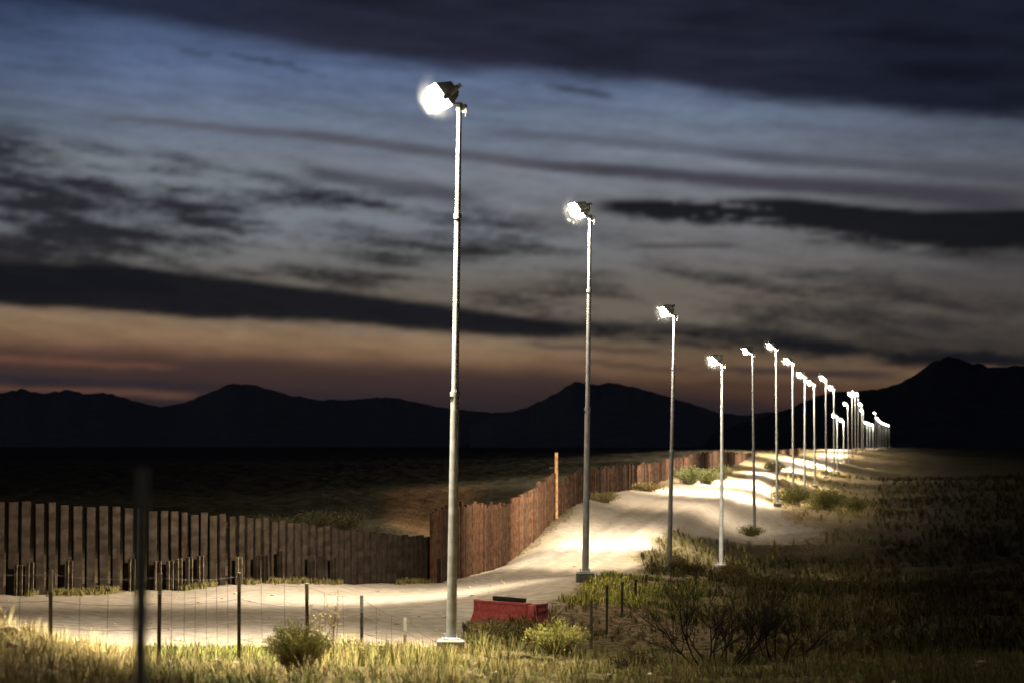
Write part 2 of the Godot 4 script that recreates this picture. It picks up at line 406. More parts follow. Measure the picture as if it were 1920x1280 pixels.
func solve_terrain() -> void:
	var src := [
		# near hill
		[960, 0, 5, -1.75], [-200, 0, 9, -1.7], [265, 0, 9, -1.9], [1700, 0, 9, -2.0], [-200, 0, 20, -2.4], [500, 0, 20, -2.9], [1200, 0, 20, -3.0], [2100, 0, 20, -3.0],
		[500, 0, 30, -3.3], [1300, 0, 30, -3.45],
		[-250, 1170, 35, 0], [0, 1178, 35, 0], [110, 1215, 35, 0], [240, 1262, 35, 0], [420, 1275, 36, 0], [900, 1290, 37, 0], [1400, 1290, 37, 0], [1900, 1275, 37, 0],
		[-200, 1190, 42, 0], [200, 1222, 43, 0], [450, 1228, 43, 0], [600, 1234, 43, 0], [846, 1226, 45, 0], [1000, 1244, 44, 0], [1200, 1243, 46, 0], [1400, 1243, 46, 0], [1800, 1232, 46, 0],
		# road in front
		[-200, 1175, 50, 0], [150, 1208, 48, 0], [500, 1212, 48, 0], [150, 1162, 58, 0], [500, 1162, 58, 0], [750, 1165, 57, 0], [950, 1172, 57, 0], [1150, 1190, 57, 0], [1500, 1190, 57, 0], [1900, 1175, 57, 0],
		[-300, 1128, 66, 0], [0, 1116, 70, 0], [300, 1106, 73.8, 0], [450, 1091, 76.8, 0], [600, 1092, 80.7, 0], [700, 1094, 84, 0], [815, 1092, 88.5, 0],
		[600, 1128, 68, 0], [850, 1118, 68, 0], [1097, 1088, 67.4, 0], [900, 1098, 76, 0], [1000, 1078, 86, 0], [1150, 1078, 76, 0], [1250, 1085, 76, 0], [1400, 1095, 80, 0], [1600, 1105, 80, 0], [1900, 1110, 80, 0],
		# up the slope
		[870, 1083, 94.4, 0], [940, 1064, 103, 0], [985, 1030, 109.7, 0], [1040, 974, 119, 0], [1105, 932, 135, 0], [1040, 1064, 98, 0], [1075, 1030, 105, 0], [1115, 994, 112, 0], [1180, 957, 121, 0], [1150, 1068, 92, 0], [1180, 1040, 101, 0],
		[1240, 1060, 96, 0], [1300, 1075, 99, 0], [1400, 1078, 104, 0], [1351, 1046, 117, 0], [1500, 1070, 112, 0], [1290, 1020, 113, 0], [1414, 1002, 136, 0], [1560, 1000, 136, 0], [1700, 1020, 130, 0], [1900, 1030, 125, 0],
		[1270, 938, 142, 0], [1200, 914, 157, 0], [1340, 884, 219, 0], [1300, 922, 160, 0], [1400, 905, 180, 0], [1457, 948, 155, 0], [1508, 955, 180, 0], [1600, 955, 180, 0], [1800, 950, 180, 0],
		[1440, 888, 215, 0], [1527, 915, 215, 0], [1480, 883, 245, 0], [1546, 895, 248, 0], [1700, 900, 250, 0], [1900, 895, 270, 0],
		# far road
		[1565, 900, 292, 0], [1530, 868, 290, 0], [1590, 880, 364, 0], [1560, 862, 340, 0], [1598, 855, 395, 0], [1607, 842, 440, 0], [1617, 850, 490, 0], [1630, 866, 600, 0], [1646, 842, 760, 0], [1656, 842, 980, 0], [1668, 838, 1400, 0],
		[1750, 866, 400, 0], [1900, 862, 450, 0], [1900, 845, 900, 0], [1400, 846, 440, 0], [1450, 842, 800, 0],
		# plain behind the fence
		[780, 985, 118, 0], [780, 950, 135, 0], [820, 915, 155, 0], [950, 905, 165, 0], [700, 985, 110, 0], [300, 1010, 105, 0], [0, 1000, 110, 0], [-300, 1000, 110, 0],
		[0, 930, 200, 0], [400, 930, 200, 0], [800, 900, 220, 0], [1150, 872, 230, 0], [0, 880, 380, 0], [600, 876, 380, 0], [1100, 858, 400, 0], [0, 856, 800, 0], [700, 854, 800, 0],
		[0, 842, 2200, 0], [960, 841, 2200, 0], [1900, 838, 2200, 0], [0, 836, 9000, 0], [960, 836, 9000, 0], [1900, 836, 9000, 0],
	]
	var n := src.size()
	var a: Array = []
	for s in src:
		var y: float = s[3] + CAM_Y if s[1] == 0 else at(s[0], s[1], s[2]).y
		pts.append(Vector3(key(s[0], s[2]).x, key(s[0], s[2]).y, y))
	for i in n:
		var row := PackedFloat64Array()
		row.resize(n + 2)
		for j in n:
			var dx: float = pts[i].x - pts[j].x
			var dy: float = pts[i].y - pts[j].y
			row[j] = sqrt(dx * dx + dy * dy + 0.09)
		row[i] -= 0.015
		row[n] = 1.0
		row[n + 1] = pts[i].z
		a.append(row)
	var last := PackedFloat64Array()
	last.resize(n + 2)
	for j in n: last[j] = 1.0
	a.append(last)
	var m := n + 1
	for k in m:
		var p := k
		for i in range(k + 1, m):
			if absf(a[i][k]) > absf(a[p][k]): p = i
		var t = a[k]; a[k] = a[p]; a[p] = t
		var rk: PackedFloat64Array = a[k]
		for i in range(k + 1, m):
			var ri: PackedFloat64Array = a[i]
			var f: float = ri[k] / rk[k]
			if f != 0.0:
				for j in range(k, m + 1): ri[j] -= f * rk[j]
				a[i] = ri
	wts.resize(m)
	for k in range(m - 1, -1, -1):
		var s: float = a[k][m]
		for j in range(k + 1, m): s -= a[k][j] * wts[j]
		wts[k] = s / a[k][k]

var lat := PackedFloat32Array()
const LU := 30.0
const LV := 0.012
const LN := 98
const LM := 640
func bake_lattice() -> void:
	# heights on a lattice in (pixel column, log distance); read back with a smooth cubic
	lat.resize(LN * LM)
	var n := pts.size()
	for j in LM:
		for i in LN:
			var k := key(-500.0 + (i - 1) * LU, exp(log(4.5) + j * LV))
			var s: float = wts[n]
			for q in n:
				var p: Vector3 = pts[q]
				var dx := k.x - p.x
				var dy := k.y - p.y
				s += wts[q] * sqrt(dx * dx + dy * dy + 0.09)
			lat[j * LN + i] = s

func cub(a: float, b: float, c: float, d: float, t: float) -> float:
	return b + 0.5 * t * (c - a + t * (2.0 * a - 5.0 * b + 4.0 * c - d + t * (3.0 * (b - c) + d - a)))

func smooth_ground(x: float, d: float) -> float:
	d = maxf(d, 4.6)
	var u: float = clampf((clampf(960.0 + F * x / d, -500.0, 2400.0) + 500.0) / LU + 1.0, 1.0, LN - 3.001)
	var v: float = clampf((log(d) - log(4.5)) / LV, 1.0, LM - 3.001)
	var i := int(u)
	var j := int(v)
	var fu := u - i
	var fv := v - j
	var r := [0.0, 0.0, 0.0, 0.0]
	for k in 4:
		var o := (j - 1 + k) * LN + i
		r[k] = cub(lat[o - 1], lat[o], lat[o + 1], lat[o + 2], fu)
	var y := cub(r[0], r[1], r[2], r[3], fv)
	if d > 84.0 and d < 262.0:
		# the graded road keeps an even grade across and along
		var px := 960.0 + F * x / d
		var l: float = (px - line_at(ROAD_L, d)) * d / F
		var e: float = (minf(line_at(ROAD_R, d), line_at(GRADE_R, d)) - px) * d / F
		var k: float = smooth(-0.6, 2.6, minf(l, e)) * smooth(84.0, 96.0, d) * (1.0 - smooth(235.0, 262.0, d))
		y = lerpf(y, CAM_Y + road_grade(d) - 0.05 * clampf(l - 4.0, -3.0, 6.0), k)
	return y

func road_grade(d: float) -> float:
	var s := 0.0
	for q in 5:
		s += line_at(GRADE, d + (q - 2) * 2.5)
	return s / 5.0

var GRADE_R := [[84.0, 1185.0], [96.0, 1195.0], [104.0, 1206.0], [112.0, 1232.0], [124.0, 1292.0], [136.0, 1368.0], [150.0, 1418.0], [165.0, 1440.0], [200.0, 1452.0], [262.0, 1530.0]]
var GRADE := [[80.0, -4.9], [92.0, -5.05], [100.0, -4.98], [108.0, -4.7], [116.0, -4.36], [124.0, -4.02], [135.0, -3.66], [150.0, -3.38], [170.0, -3.1], [200.0, -2.95], [230.0, -2.88], [260.0, -3.0]]

var ROAD_L := [[40.0, -700.0], [56.0, -700.0], [66.0, -320.0], [70.0, 0.0], [73.8, 300.0], [76.8, 450.0], [80.7, 600.0], [84.0, 700.0], [88.0, 815.0], [94.4, 872.0], [103.0, 944.0], [109.7, 992.0], [119.0, 1050.0], [135.0, 1125.0], [157.0, 1212.0], [172.0, 1290.0], [185.0, 1385.0], [219.0, 1400.0], [300.0, 1490.0], [440.0, 1562.0], [760.0, 1622.0], [1400.0, 1655.0]]
var ROAD_R := [[44.0, 500.0], [46.0, 780.0], [50.0, 860.0], [58.0, 960.0], [64.0, 1080.0], [70.0, 1092.0], [74.5, 1180.0], [77.0, 1320.0], [81.5, 1335.0], [85.0, 1205.0], [95.0, 1204.0], [104.0, 1208.0], [110.0, 1224.0], [114.0, 1242.0], [119.0, 1270.0], [124.0, 1312.0], [128.0, 1375.0], [131.5, 1490.0], [139.0, 1560.0], [146.0, 1470.0], [160.0, 1440.0], [190.0, 1446.0], [219.0, 1452.0], [245.0, 1500.0], [300.0, 1556.0], [440.0, 1602.0], [760.0, 1642.0], [1400.0, 1665.0]]

func road_mask(x: float, d: float) -> float:
	if d < 44.0 or d > 1500.0:
		return 0.0
	var px: float = 960.0 + F * x / d
	var w: float = nz.get_noise_2d(x * 0.35, d * 0.35) * 0.9
	var l: float = (px - line_at(ROAD_L, d)) * d / F + w
	var r: float = (line_at(ROAD_R, d) - px) * d / F + w
	var near: float = d - 45.5 - 1.2 * smooth(500.0, 0.0, px) - 2.0 * smooth(250.0, -100.0, px) + w
	return smooth(-0.9, 1.1, minf(minf(l, r), near))

func ground(x: float, d: float) -> float:
	var y := smooth_ground(x, d)
	var m := road_mask(x, d)
	var rough: float = nz.get_noise_2d(x * 0.6, d * 0.6) * 0.16 + nz_fine.get_noise_2d(x, d) * 0.07
	rough *= lerpf(1.0, 0.11 if d < 84.0 else 0.07, m) * (1.0 + smooth(80.0, 600.0, d))
	# wheel ruts along the road
	var rut := 0.0
	if m > 0.3 and d > 70.0:
		var lat_m: float = (960.0 + F * x / d - line_at(ROAD_L, d)) * d / F + nz.get_noise_2d(d * 0.06, 5.0) * 0.8
		for c in [2.3, 4.0, 5.0, 6.7]:
			rut -= 0.07 * exp(-pow((lat_m - c) / 0.28, 2.0))
		rut *= m * smooth(70.0, 86.0, d)
	elif m > 0.3:
		for c in [51.0, 52.8, 58.2, 60.0]:
			rut -= 0.05 * exp(-pow((d + nz.get_noise_2d(x * 0.1, 9.0) * 1.2 - c) / 0.30, 2.0)) * m
	return y + rough + rut

func ground_colour(x: float, d: float, m: float) -> Color:
	var px: float = clampf(960.0 + F * x / d, -500.0, 2400.0)
	var n1: float = nz.get_noise_2d(x * 0.25 + 50.0, d * 0.25)
	var n2: float = nz_fine.get_noise_2d(x * 0.7, d * 0.7)
	var soil := Color(.20, .145, .085).lerp(Color(.15, .125, .055), smooth(-0.3, 0.4, n1))
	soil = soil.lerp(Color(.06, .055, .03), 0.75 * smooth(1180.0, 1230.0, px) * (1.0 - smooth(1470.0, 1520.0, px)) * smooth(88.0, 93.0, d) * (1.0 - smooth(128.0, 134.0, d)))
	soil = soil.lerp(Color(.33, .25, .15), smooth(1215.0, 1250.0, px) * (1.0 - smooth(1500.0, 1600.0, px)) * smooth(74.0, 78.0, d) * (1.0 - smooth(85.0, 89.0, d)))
	soil = soil.lerp(Color(.36, .28, .165), smooth(300.0, 100.0, px) * (1.0 - smooth(44.0, 50.0, d)) * 0.9)  # bank soil lightened in colour to look lit from the left
	soil = soil.lerp(Color(.10, .085, .04), smooth(250.0, 330.0, px) * (1.0 - smooth(1050.0, 1300.0, px)) * (1.0 - smooth(47.0, 52.0, d)) * .85)
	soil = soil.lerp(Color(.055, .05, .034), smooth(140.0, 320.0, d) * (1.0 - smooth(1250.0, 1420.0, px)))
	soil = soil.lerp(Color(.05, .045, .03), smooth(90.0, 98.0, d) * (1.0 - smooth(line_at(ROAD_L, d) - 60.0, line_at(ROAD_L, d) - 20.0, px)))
	soil = soil.lerp(Color(.17, .105, .055), smooth(700.0, 760.0, px) * (1.0 - smooth(840.0, 940.0, px)) * smooth(108.0, 116.0, d) * (1.0 - smooth(150.0, 165.0, d)))
	soil = soil.lerp(Color(.035, .031, .019), smooth(1560.0, 1820.0, px) * 0.95)  # darkened towards the far right, imitating the fall-off of lamp light
	soil = soil.lerp(Color(.34, .26, .16), smooth(1290.0, 1400.0, px) * (1.0 - smooth(1520.0, 1640.0, px)) * smooth(124.0, 130.0, d) * (1.0 - smooth(200.0, 300.0, d)) * smooth(-.35, .2, n1) * .8)  # sandy verge, its tan also standing in for a lamp-lit strip
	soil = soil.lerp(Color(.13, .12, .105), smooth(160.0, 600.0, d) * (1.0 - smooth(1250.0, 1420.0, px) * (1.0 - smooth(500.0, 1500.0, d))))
	soil *= 1.0 + 0.25 * n2
	var road := Color(.34, .29, .235).lerp(Color(.27, .22, .165), smooth(-0.4, 0.5, n1))
	# compacted wheel tracks are paler than the loose crown between them
	var l: float = line_at(ROAD_L, d)
	var lat_m: float = (px - l) * d / F + nz.get_noise_2d(d * 0.06, 5.0) * 0.8
	var track := 0.0
	if d > 74.0:
		for k in [2.3, 4.0, 5.0, 6.7, 3.1]: track += exp(-pow((lat_m - k) / 0.3, 2.0))
	else:
		for k in [51.0, 52.8, 58.2, 60.0, 63.5, 65.2]: track += exp(-pow((d + nz.get_noise_2d(x * 0.1, 9.0) * 1.2 - k) / 0.35, 2.0))
	road *= 0.93 + 0.14 * track + 0.06 * n2 + 0.05 * nz_fine.get_noise_2d(x * 3.0, d * 0.6)
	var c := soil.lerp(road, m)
	c.a = 1.0
	return c

func build_ground() -> void:
	var ds: Array = []
	var d := 4.7
	while d < 9500.0:
		ds.append(d)
		d *= 1.03 if d < 33.0 else 1.0065 if d < 135.0 else 1.013 if d < 500.0 else 1.06
	var pxs: Array = []
	var p := -14000.0
	while p <= 16000.0:
		pxs.append(p)
		p += 1000.0 if p < -3000.0 or p > 4999.0 else 250.0 if p < -750.0 or p >= 2500.0 else 6.0 if p >= 600.0 and p < 1700.0 else 10.0
	var rows := ds.size()
	var cols := pxs.size()
	var pos := PackedVector3Array()
	var col := PackedColorArray()
	var msk := PackedFloat32Array()
	for dd in ds:
		for q in pxs:
			var x: float = (q - 960.0) / F * dd
			var m := road_mask(x, dd)
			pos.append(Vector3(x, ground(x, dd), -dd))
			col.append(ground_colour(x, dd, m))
			msk.append(m)
	var nor := PackedVector3Array()
	nor.resize(pos.size())
	for j in rows:
		for i in cols:
			var a := pos[j * cols + maxi(i - 1, 0)]
			var b := pos[j * cols + mini(i + 1, cols - 1)]
			var c := pos[maxi(j - 1, 0) * cols + i]
			var e := pos[mini(j + 1, rows - 1) * cols + i]
			var n := (b - a).cross(e - c)
			nor[j * cols + i] = (n if n.y > 0 else -n).normalized()
	var gi := PackedInt32Array()
	var ri := PackedInt32Array()
	for j in rows - 1:
		for i in cols - 1:
			var k := j * cols + i
			var quad_ := [k, k + cols, k + 1, k + 1, k + cols, k + cols + 1]
			var m: float = (msk[k] + msk[k + 1] + msk[k + cols] + msk[k + cols + 1]) / 4.0
			if m > 0.5: ri.append_array(quad_)
			else: gi.append_array(quad_)
	for e in [["ground", gi, M.ground], ["dirt_road", ri, M.road]]:
		var arr := []
		arr.resize(Mesh.ARRAY_MAX)
		arr[Mesh.ARRAY_VERTEX] = pos
		arr[Mesh.ARRAY_NORMAL] = nor
		arr[Mesh.ARRAY_COLOR] = col
		arr[Mesh.ARRAY_INDEX] = e[1]
		var am := ArrayMesh.new()
		am.add_surface_from_arrays(Mesh.PRIMITIVE_TRIANGLES, arr)
		tag(put(e[0], am, e[2]), "", "", "", "structure")

# ---------------------------------------------------------------- mountains
func mountain(called: String, label: String, d: float, prof: Array, depth: float, dark := false) -> void:
	var st := begin()
	var x0: float = prof[0][0]
	var x1: float = prof[prof.size() - 1][0]
	var n := int((x1 - x0) / 9.0)
	var rows := 9
	for j in rows:
		var v: float = float(j) / (rows - 1) * 2.0 - 1.0   # front foot, ridge, back foot
		for i in n + 1:
			var px: float = lerpf(x0, x1, float(i) / n)
			var py: float = line_at(prof, px) + nz_fine.get_noise_2d(px * 0.35, d) * 2.2
			var lift: float = (HORIZON + 14.0 - py) / F * d
			var ridge: float = nz.get_noise_2d(px * 0.12 + v * 3.0, d + v * 9.0)
			var h: float = lift * pow(1.0 - absf(v), 0.85) * (1.0 + (0.16 * ridge if absf(v) > 0.05 else 0.0))
			var z: float = d + v * depth + ridge * depth * 0.12 * (1.0 - absf(v))
			st.set_smooth_group(0)
			st.add_vertex(Vector3((px - 960.0) / F * z, CAM_Y - 14.0 / F * d + h, -z))
	for j in rows - 1:
		for i in n:
			var k := j * (n + 1) + i
			for q in [k, k + n + 1, k + 1, k + 1, k + n + 1, k + n + 2]: st.add_index(q)
	st.generate_normals()
	tag(put(called, st.commit(), M.mountain if not dark else M.mountain_dark), label, "", "", "structure")

# ---------------------------------------------------------------- floodlight poles
var head_mesh: Mesh
var glass_mesh: Mesh
var yoke_mesh: Mesh
var ballast_mesh: Mesh
var collar_mesh: Mesh
var footing_mesh: Mesh
var plate_mesh: Mesh
var bolt_mesh: Mesh

func make_pole_meshes() -> void:
	# the head looks along its own -z; a wedge that is deep at the bottom and shallow at the rim of the hood
	var st := begin()
	prism(st, [Vector3(-.33, -.27, 0), Vector3(.33, -.27, 0), Vector3(.33, .27, 0), Vector3(-.33, .27, 0)],
		[Vector3(-.22, -.20, .26), Vector3(.22, -.20, .26), Vector3(.25, .10, .30), Vector3(-.25, .10, .30)])
	for k in 5:   # cooling ribs on the back
		box(st, Vector3(-.16 + k * .08, -.06, .30), Vector3(.016, .22, .05), .004)
	head_mesh = st.commit()
	st = begin()
	for j in 7:   # bulging refractor, shallow bowl
		for i in 20:
			var q := []
			for e in [[i, j], [i + 1, j], [i + 1, j + 1], [i, j + 1]]:
				var t: float = TAU * e[0] / 20.0
				var u: float = PI / 2.0 * e[1] / 7.0
				q.append(Vector3(cos(t) * cos(u) * .245, sin(t) * cos(u) * .20, -sin(u) * .20 - .002))
			var nn: Vector3 = (q[0] + q[2]).normalized()
			quad(st, q[0], q[1], q[2], q[3], nn)
	glass_mesh = st.commit()
	st = begin()
	for s in [-1.0, 1.0]:
		box(st, Vector3(s * .365, -.06, .10), Vector3(.03, .09, .34), .006)
	box(st, Vector3(0, -.06, .36), Vector3(.76, .09, .03), .006)
	yoke_mesh = st.commit()
	st = begin()
	box(st, Vector3.ZERO, Vector3(.10, .17, .13), .012)
	tube(st, Vector3(.02, -.085, .03), Vector3(.02, -.15, .03), .014, .014, 8)
	ballast_mesh = st.commit()
	st = begin()
	tube(st, Vector3(0, -.05, 0), Vector3(0, .05, 0), 1.0, 1.0, 14)
	collar_mesh = st.commit()
	st = begin()
	box(st, Vector3(0, -.05, 0), Vector3(.52, .7, .52), .03)
	footing_mesh = st.commit()
	st = begin()
	box(st, Vector3(0, .315, 0), Vector3(.34, .025, .34), .006)
	plate_mesh = st.commit()
	st = begin()
	tube(st, Vector3(0, .3, 0), Vector3(0, .40, 0), .016, .016, 6)
	bolt_mesh = st.commit()

func light_pole(foot: Vector3, height: float, lean: float, label: String, near: bool, energy: float, aim: Vector3, beam: Vector3, cone: float, wide_bloom: bool) -> Node3D:
	var o := base("floodlight_pole", foot)
	tag(o, label, "light pole", "floodlight poles along the dirt road")
	put("footing", footing_mesh, M.concrete, o)
	if near:
		put("base_plate", plate_mesh, M.galv, o)
		for s in [Vector2(1, 1), Vector2(1, -1), Vector2(-1, 1), Vector2(-1, -1)]:
			put("anchor_bolt", bolt_mesh, M.galv, o).position = Vector3(s.x * .13, 0, s.y * .13)
	var tilt := func(h: float) -> Vector3: return Vector3(lean * h, h, lean * 0.3 * h)
	var h1 := height * 0.475
	var h2 := height * 0.80
	for e in [["lower_pole", .33, h1, .098, .080], ["middle_pole", h1 - .02, h2, .068, .060], ["upper_pole", h2 - .02, height, .054, .045]]:
		var st := begin()
		tube(st, tilt.call(e[1]), tilt.call(e[2]), e[3], e[4], 16 if near else 10)
		put(e[0], st.commit(), M.galv if near else M.galv_dimmed, o)
	for e in [[h1, .094], [h2, .074]]:
		var c := put("collar", collar_mesh, M.galv, o)
		c.position = tilt.call(e[0])
		c.scale = Vector3(e[1], .9, e[1])
	var top: Vector3 = tilt.call(height)
	# head: look along `aim`, hood up
	var out := Vector3(aim.x, 0, aim.z).normalized()
	var b := Basis.looking_at(aim, Vector3.UP)
	var st2 := begin()
	tube(st2, top + Vector3(0, -.06, 0), top + Vector3(0, .10, 0), .062, .062, 10)
	tube(st2, top + Vector3(0, .04, 0), top + out * .20 + Vector3(0, .14, 0), .035, .03, 8)
	put("bracket", st2.commit(), M.galv, o)
	var head := put("floodlight_housing", head_mesh, M.head, o)
	head.transform = Transform3D(b, top + out * .40 + Vector3(0, .20, 0))
	put("lamp_glass", glass_mesh, M.lamp if energy > 300.0 else M.lamp_dim, head)
	put("yoke", yoke_mesh, M.galv, head)
	var bal := put("ballast_box", ballast_mesh, M.head, o)
	bal.position = top - out * .10 + Vector3(0, -.02, 0)
	var l := SpotLight3D.new()
	l.name = "floodlight"
	l.light_color = Color(1.0, 0.95, 0.86)
	l.light_energy = energy
	l.light_size = 0.04
	l.spot_range = 120.0
	l.spot_angle = cone
	l.spot_attenuation = 2.0
	l.spot_angle_attenuation = 1.0
	l.shadow_enabled = true
	o.add_child(l)
	var dir := beam.normalized()
	l.transform = Transform3D(Basis.looking_at(dir, Vector3.UP), head.position + aim.normalized() * 0.46)
	var spill := SpotLight3D.new()
	spill.name = "floodlight_spill"
	spill.light_color = Color(1.0, 0.95, 0.86)
	spill.light_energy = energy * 0.13
	spill.light_size = 0.04
	spill.spot_range = 120.0
	spill.spot_angle = 89.0
	spill.spot_attenuation = 2.0
	spill.spot_angle_attenuation = 1.0
	spill.shadow_enabled = true
	o.add_child(spill)
	spill.transform = Transform3D(Basis.looking_at(Vector3(-.6, -.78, .1), Vector3.UP), head.position + aim.normalized() * 0.44)
	var glow := OmniLight3D.new()
	glow.name = "floodlight_glow"
	glow.light_color = Color(1.0, 0.95, 0.86)
	glow.light_energy = energy * (0.058 if wide_bloom else 0.13)
	glow.light_size = 0.09
	glow.omni_range = 120.0
	glow.omni_attenuation = 2.0
	glow.shadow_enabled = true
	o.add_child(glow)
	glow.position = head.position + aim.normalized() * 0.235
	if energy > 300.0:
		for e in ([[.26, .005, .12], [.31, .004, .10], [.37, .0035, .05], [.44, .0028, -.01], [.53, .0022, -.09]] if wide_bloom else [[.40, .007, .03], [.58, .002, -.15]]):
			var fog := FogVolume.new()
			fog.name = "added_bloom_fog"  # fog shells added round the lamp to imitate lens bloom
			fog.shape = RenderingServer.FOG_VOLUME_SHAPE_ELLIPSOID
			fog.size = Vector3.ONE * 2.0 * e[0]
			var fm := FogMaterial.new()
			fm.density = e[1]
			fm.albedo = Color(.95, .95, .92)
			fog.material = fm
			fog.set_meta("kind", "stuff")
			o.add_child(fog, true)
			fog.position = head.position + aim.normalized() * e[2]
	return o

func build_poles() -> void:
	make_pole_meshes()
	# pole x at its foot, foot y, x at the top, lamp y, distance
	var rows := [
		[846, 1224, 861, 190, 45.0, "tallest and nearest floodlight pole, standing by the wire fence at the road's near edge"],
		[1097, 1088, 1107, 402, 67.4, "second floodlight pole, on the concrete footing beside the bright cross road and yellow brush"],
		[1254, 1090, 1265, 590, 92.0, "third floodlight pole, with a round tan bush beside its foot"],
		[1351, 1076, 1355, 681, 104.0, "fourth floodlight pole, rising out of the dark brushy hollow"],
		[1414, 1000, 1412, 662, 136.0, "dim lamped floodlight pole with low weeds round its foot on pale sand"],
		[1457, 948, 1456, 652, 155.0, "sixth floodlight pole, just left of the mounded green roadside bush"],
		[1487, 947, 1487, 679, 172.0, "floodlight pole rising from behind the left side of the mounded roadside bush"],
		[1508, 955, 1510, 705, 185.0, "floodlight pole standing in front of the mounded roadside bush"],
		[1528, 930, 1527, 719, 215.0, "thin floodlight pole rising behind the middle of the mounded roadside bush"],
		[1549, 898, 1549, 710, 248.0, "floodlight pole before the first rise, tallest of the distant group"],
		[1564, 899, 1564, 728, 275.0, "floodlight pole behind the first rise, its lamp above a lower lamp"],
		[1570, 905, 1570, 780, 306.0, "short faint floodlight pole directly below a higher lamp, in the dip past the first rise"],
		[1582, 893, 1582, 788, 339.0, "short bright floodlight pole in the dip left of the cluster on the second rise"],
		[1591, 884, 1590, 758, 364.0, "faint floodlight pole with a lone round lamp left of the second rise"],
		[1598, 855, 1598, 739, 395.0, "leftmost of the floodlight poles clustered on the second rise"],
		[1604, 848, 1604, 737, 420.0, "middle of the floodlight poles clustered on the second rise"],
		[1609, 843, 1610, 739, 445.0, "rightmost of the floodlight poles clustered at the top of the second rise"],
		[1616, 850, 1616, 758, 480.0, "floodlight pole just below the cluster on the second rise"],
		[1619, 857, 1619, 770, 515.0, "lower of two floodlight poles stepping down behind the second rise"],
		[1626, 868, 1626, 792, 580.0, "first low floodlight pole in the far dip"],
		[1631, 868, 1631, 794, 620.0, "second low floodlight pole in the far dip"],
		[1637, 864, 1637, 796, 670.0, "third low floodlight pole in the far dip"],
		[1642, 840, 1642, 774, 720.0, "highest of the farthest floodlight poles beyond the dip"],
		[1647, 842, 1647, 784, 790.0, "floodlight pole a step below the highest of the farthest ones"],
		[1651, 842, 1651, 789, 880.0, "fourth floodlight pole from the far end of the line"],
		[1656, 841, 1656, 793, 980.0, "third floodlight pole from the far end of the line"],
		[1661, 839, 1661, 795, 1090.0, "last but one floodlight pole at the far end of the line"],
		[1667, 838, 1667, 797, 1300.0, "last floodlight pole at the far right end of the line"],
	]
	var i := 0
	for r in rows:
		var d: float = r[4]
		var foot := at(r[0], r[1], d)
		foot.y = ground(foot.x, d) - 0.05
		var top := at(r[2], r[3], d)
		var h: float = top.y - foot.y - 0.1
		var lean: float = (top.x - foot.x) / h
		var e: float = 1350.0
		var beam := Vector3(-0.60, -0.80, -0.28)
		var cone := 56.0
		if i == 2:
			e = 700.0
			beam = Vector3(-0.34, -0.60, -0.74)
			cone = 46.0
		if i == 3:
			e = 1150.0
			beam = Vector3(-0.44, -0.60, -0.72)
			cone = 45.0
		if i == 4: e = 290.0
		if i > 8: e = 1900.0
		var aim := Vector3(-0.74, -0.62, 0.22) if i < 2 else Vector3(-0.62, -0.76, 0.2)
		if i == 0:
			beam = Vector3(-0.52, -0.82, 0.14)
			cone = 60.0
			e = 1650.0
		if i == 1:
			beam = Vector3(-0.62, -0.62, -0.48)
			cone = 46.0
			e = 1100.0
		light_pole(foot, h, lean, r[5], i < 9, e, aim, beam, cone, i < 8)
		i += 1

# ---------------------------------------------------------------- bollard fence
var plate_meshes: Array = []
var stub_meshes: Array = []
var web_meshes: Array = []

func make_bollard_meshes() -> void:
	# tall steel plate posts: a shallow channel 3 m long, its foot in the ground; top at y = 0
	for v in 4:
		var w: float = [.31, .27, .30, .33][v]
		var st := begin()
		var tw: float = [0.0, .02, -.015, .01][v]
		var ch := .018
		var ring := func(y: float, k: float) -> Array:
			var o := []
			for p in [Vector2(-w / 2 + ch, .05), Vector2(w / 2 - ch, .05), Vector2(w / 2, .05 - ch), Vector2(w / 2, -.07), Vector2(-w / 2, -.07), Vector2(-w / 2, .05 - ch)]:
				o.append(Vector3(p.x * k, y + p.x * tw, p.y))
			return o
		prism(st, ring.call(-4.2, 0.9), ring.call(-1.0, 0.97))
		prism(st, ring.call(-1.0, 0.97), ring.call(0.0, 1.0))
		plate_meshes.append(st.commit())
	# short channel stubs in front, open towards the road; foot at y = 0
	for v in 3:
		var h: float = [1.02, 1.08, .94][v]
		var st := begin()
		var w: float = [.16, .13, .18][v]
		box(st, Vector3(0, h / 2 - .3, .02), Vector3(w, h + .6, .012), .003)
		web_meshes.append(st.commit())
		st = begin()
		for s in [-1.0, 1.0]:
			box(st, Vector3(s * w / 2, h / 2 - .3, .085), Vector3(.022, h + .6, .14), .004)
		stub_meshes.append(st.commit())

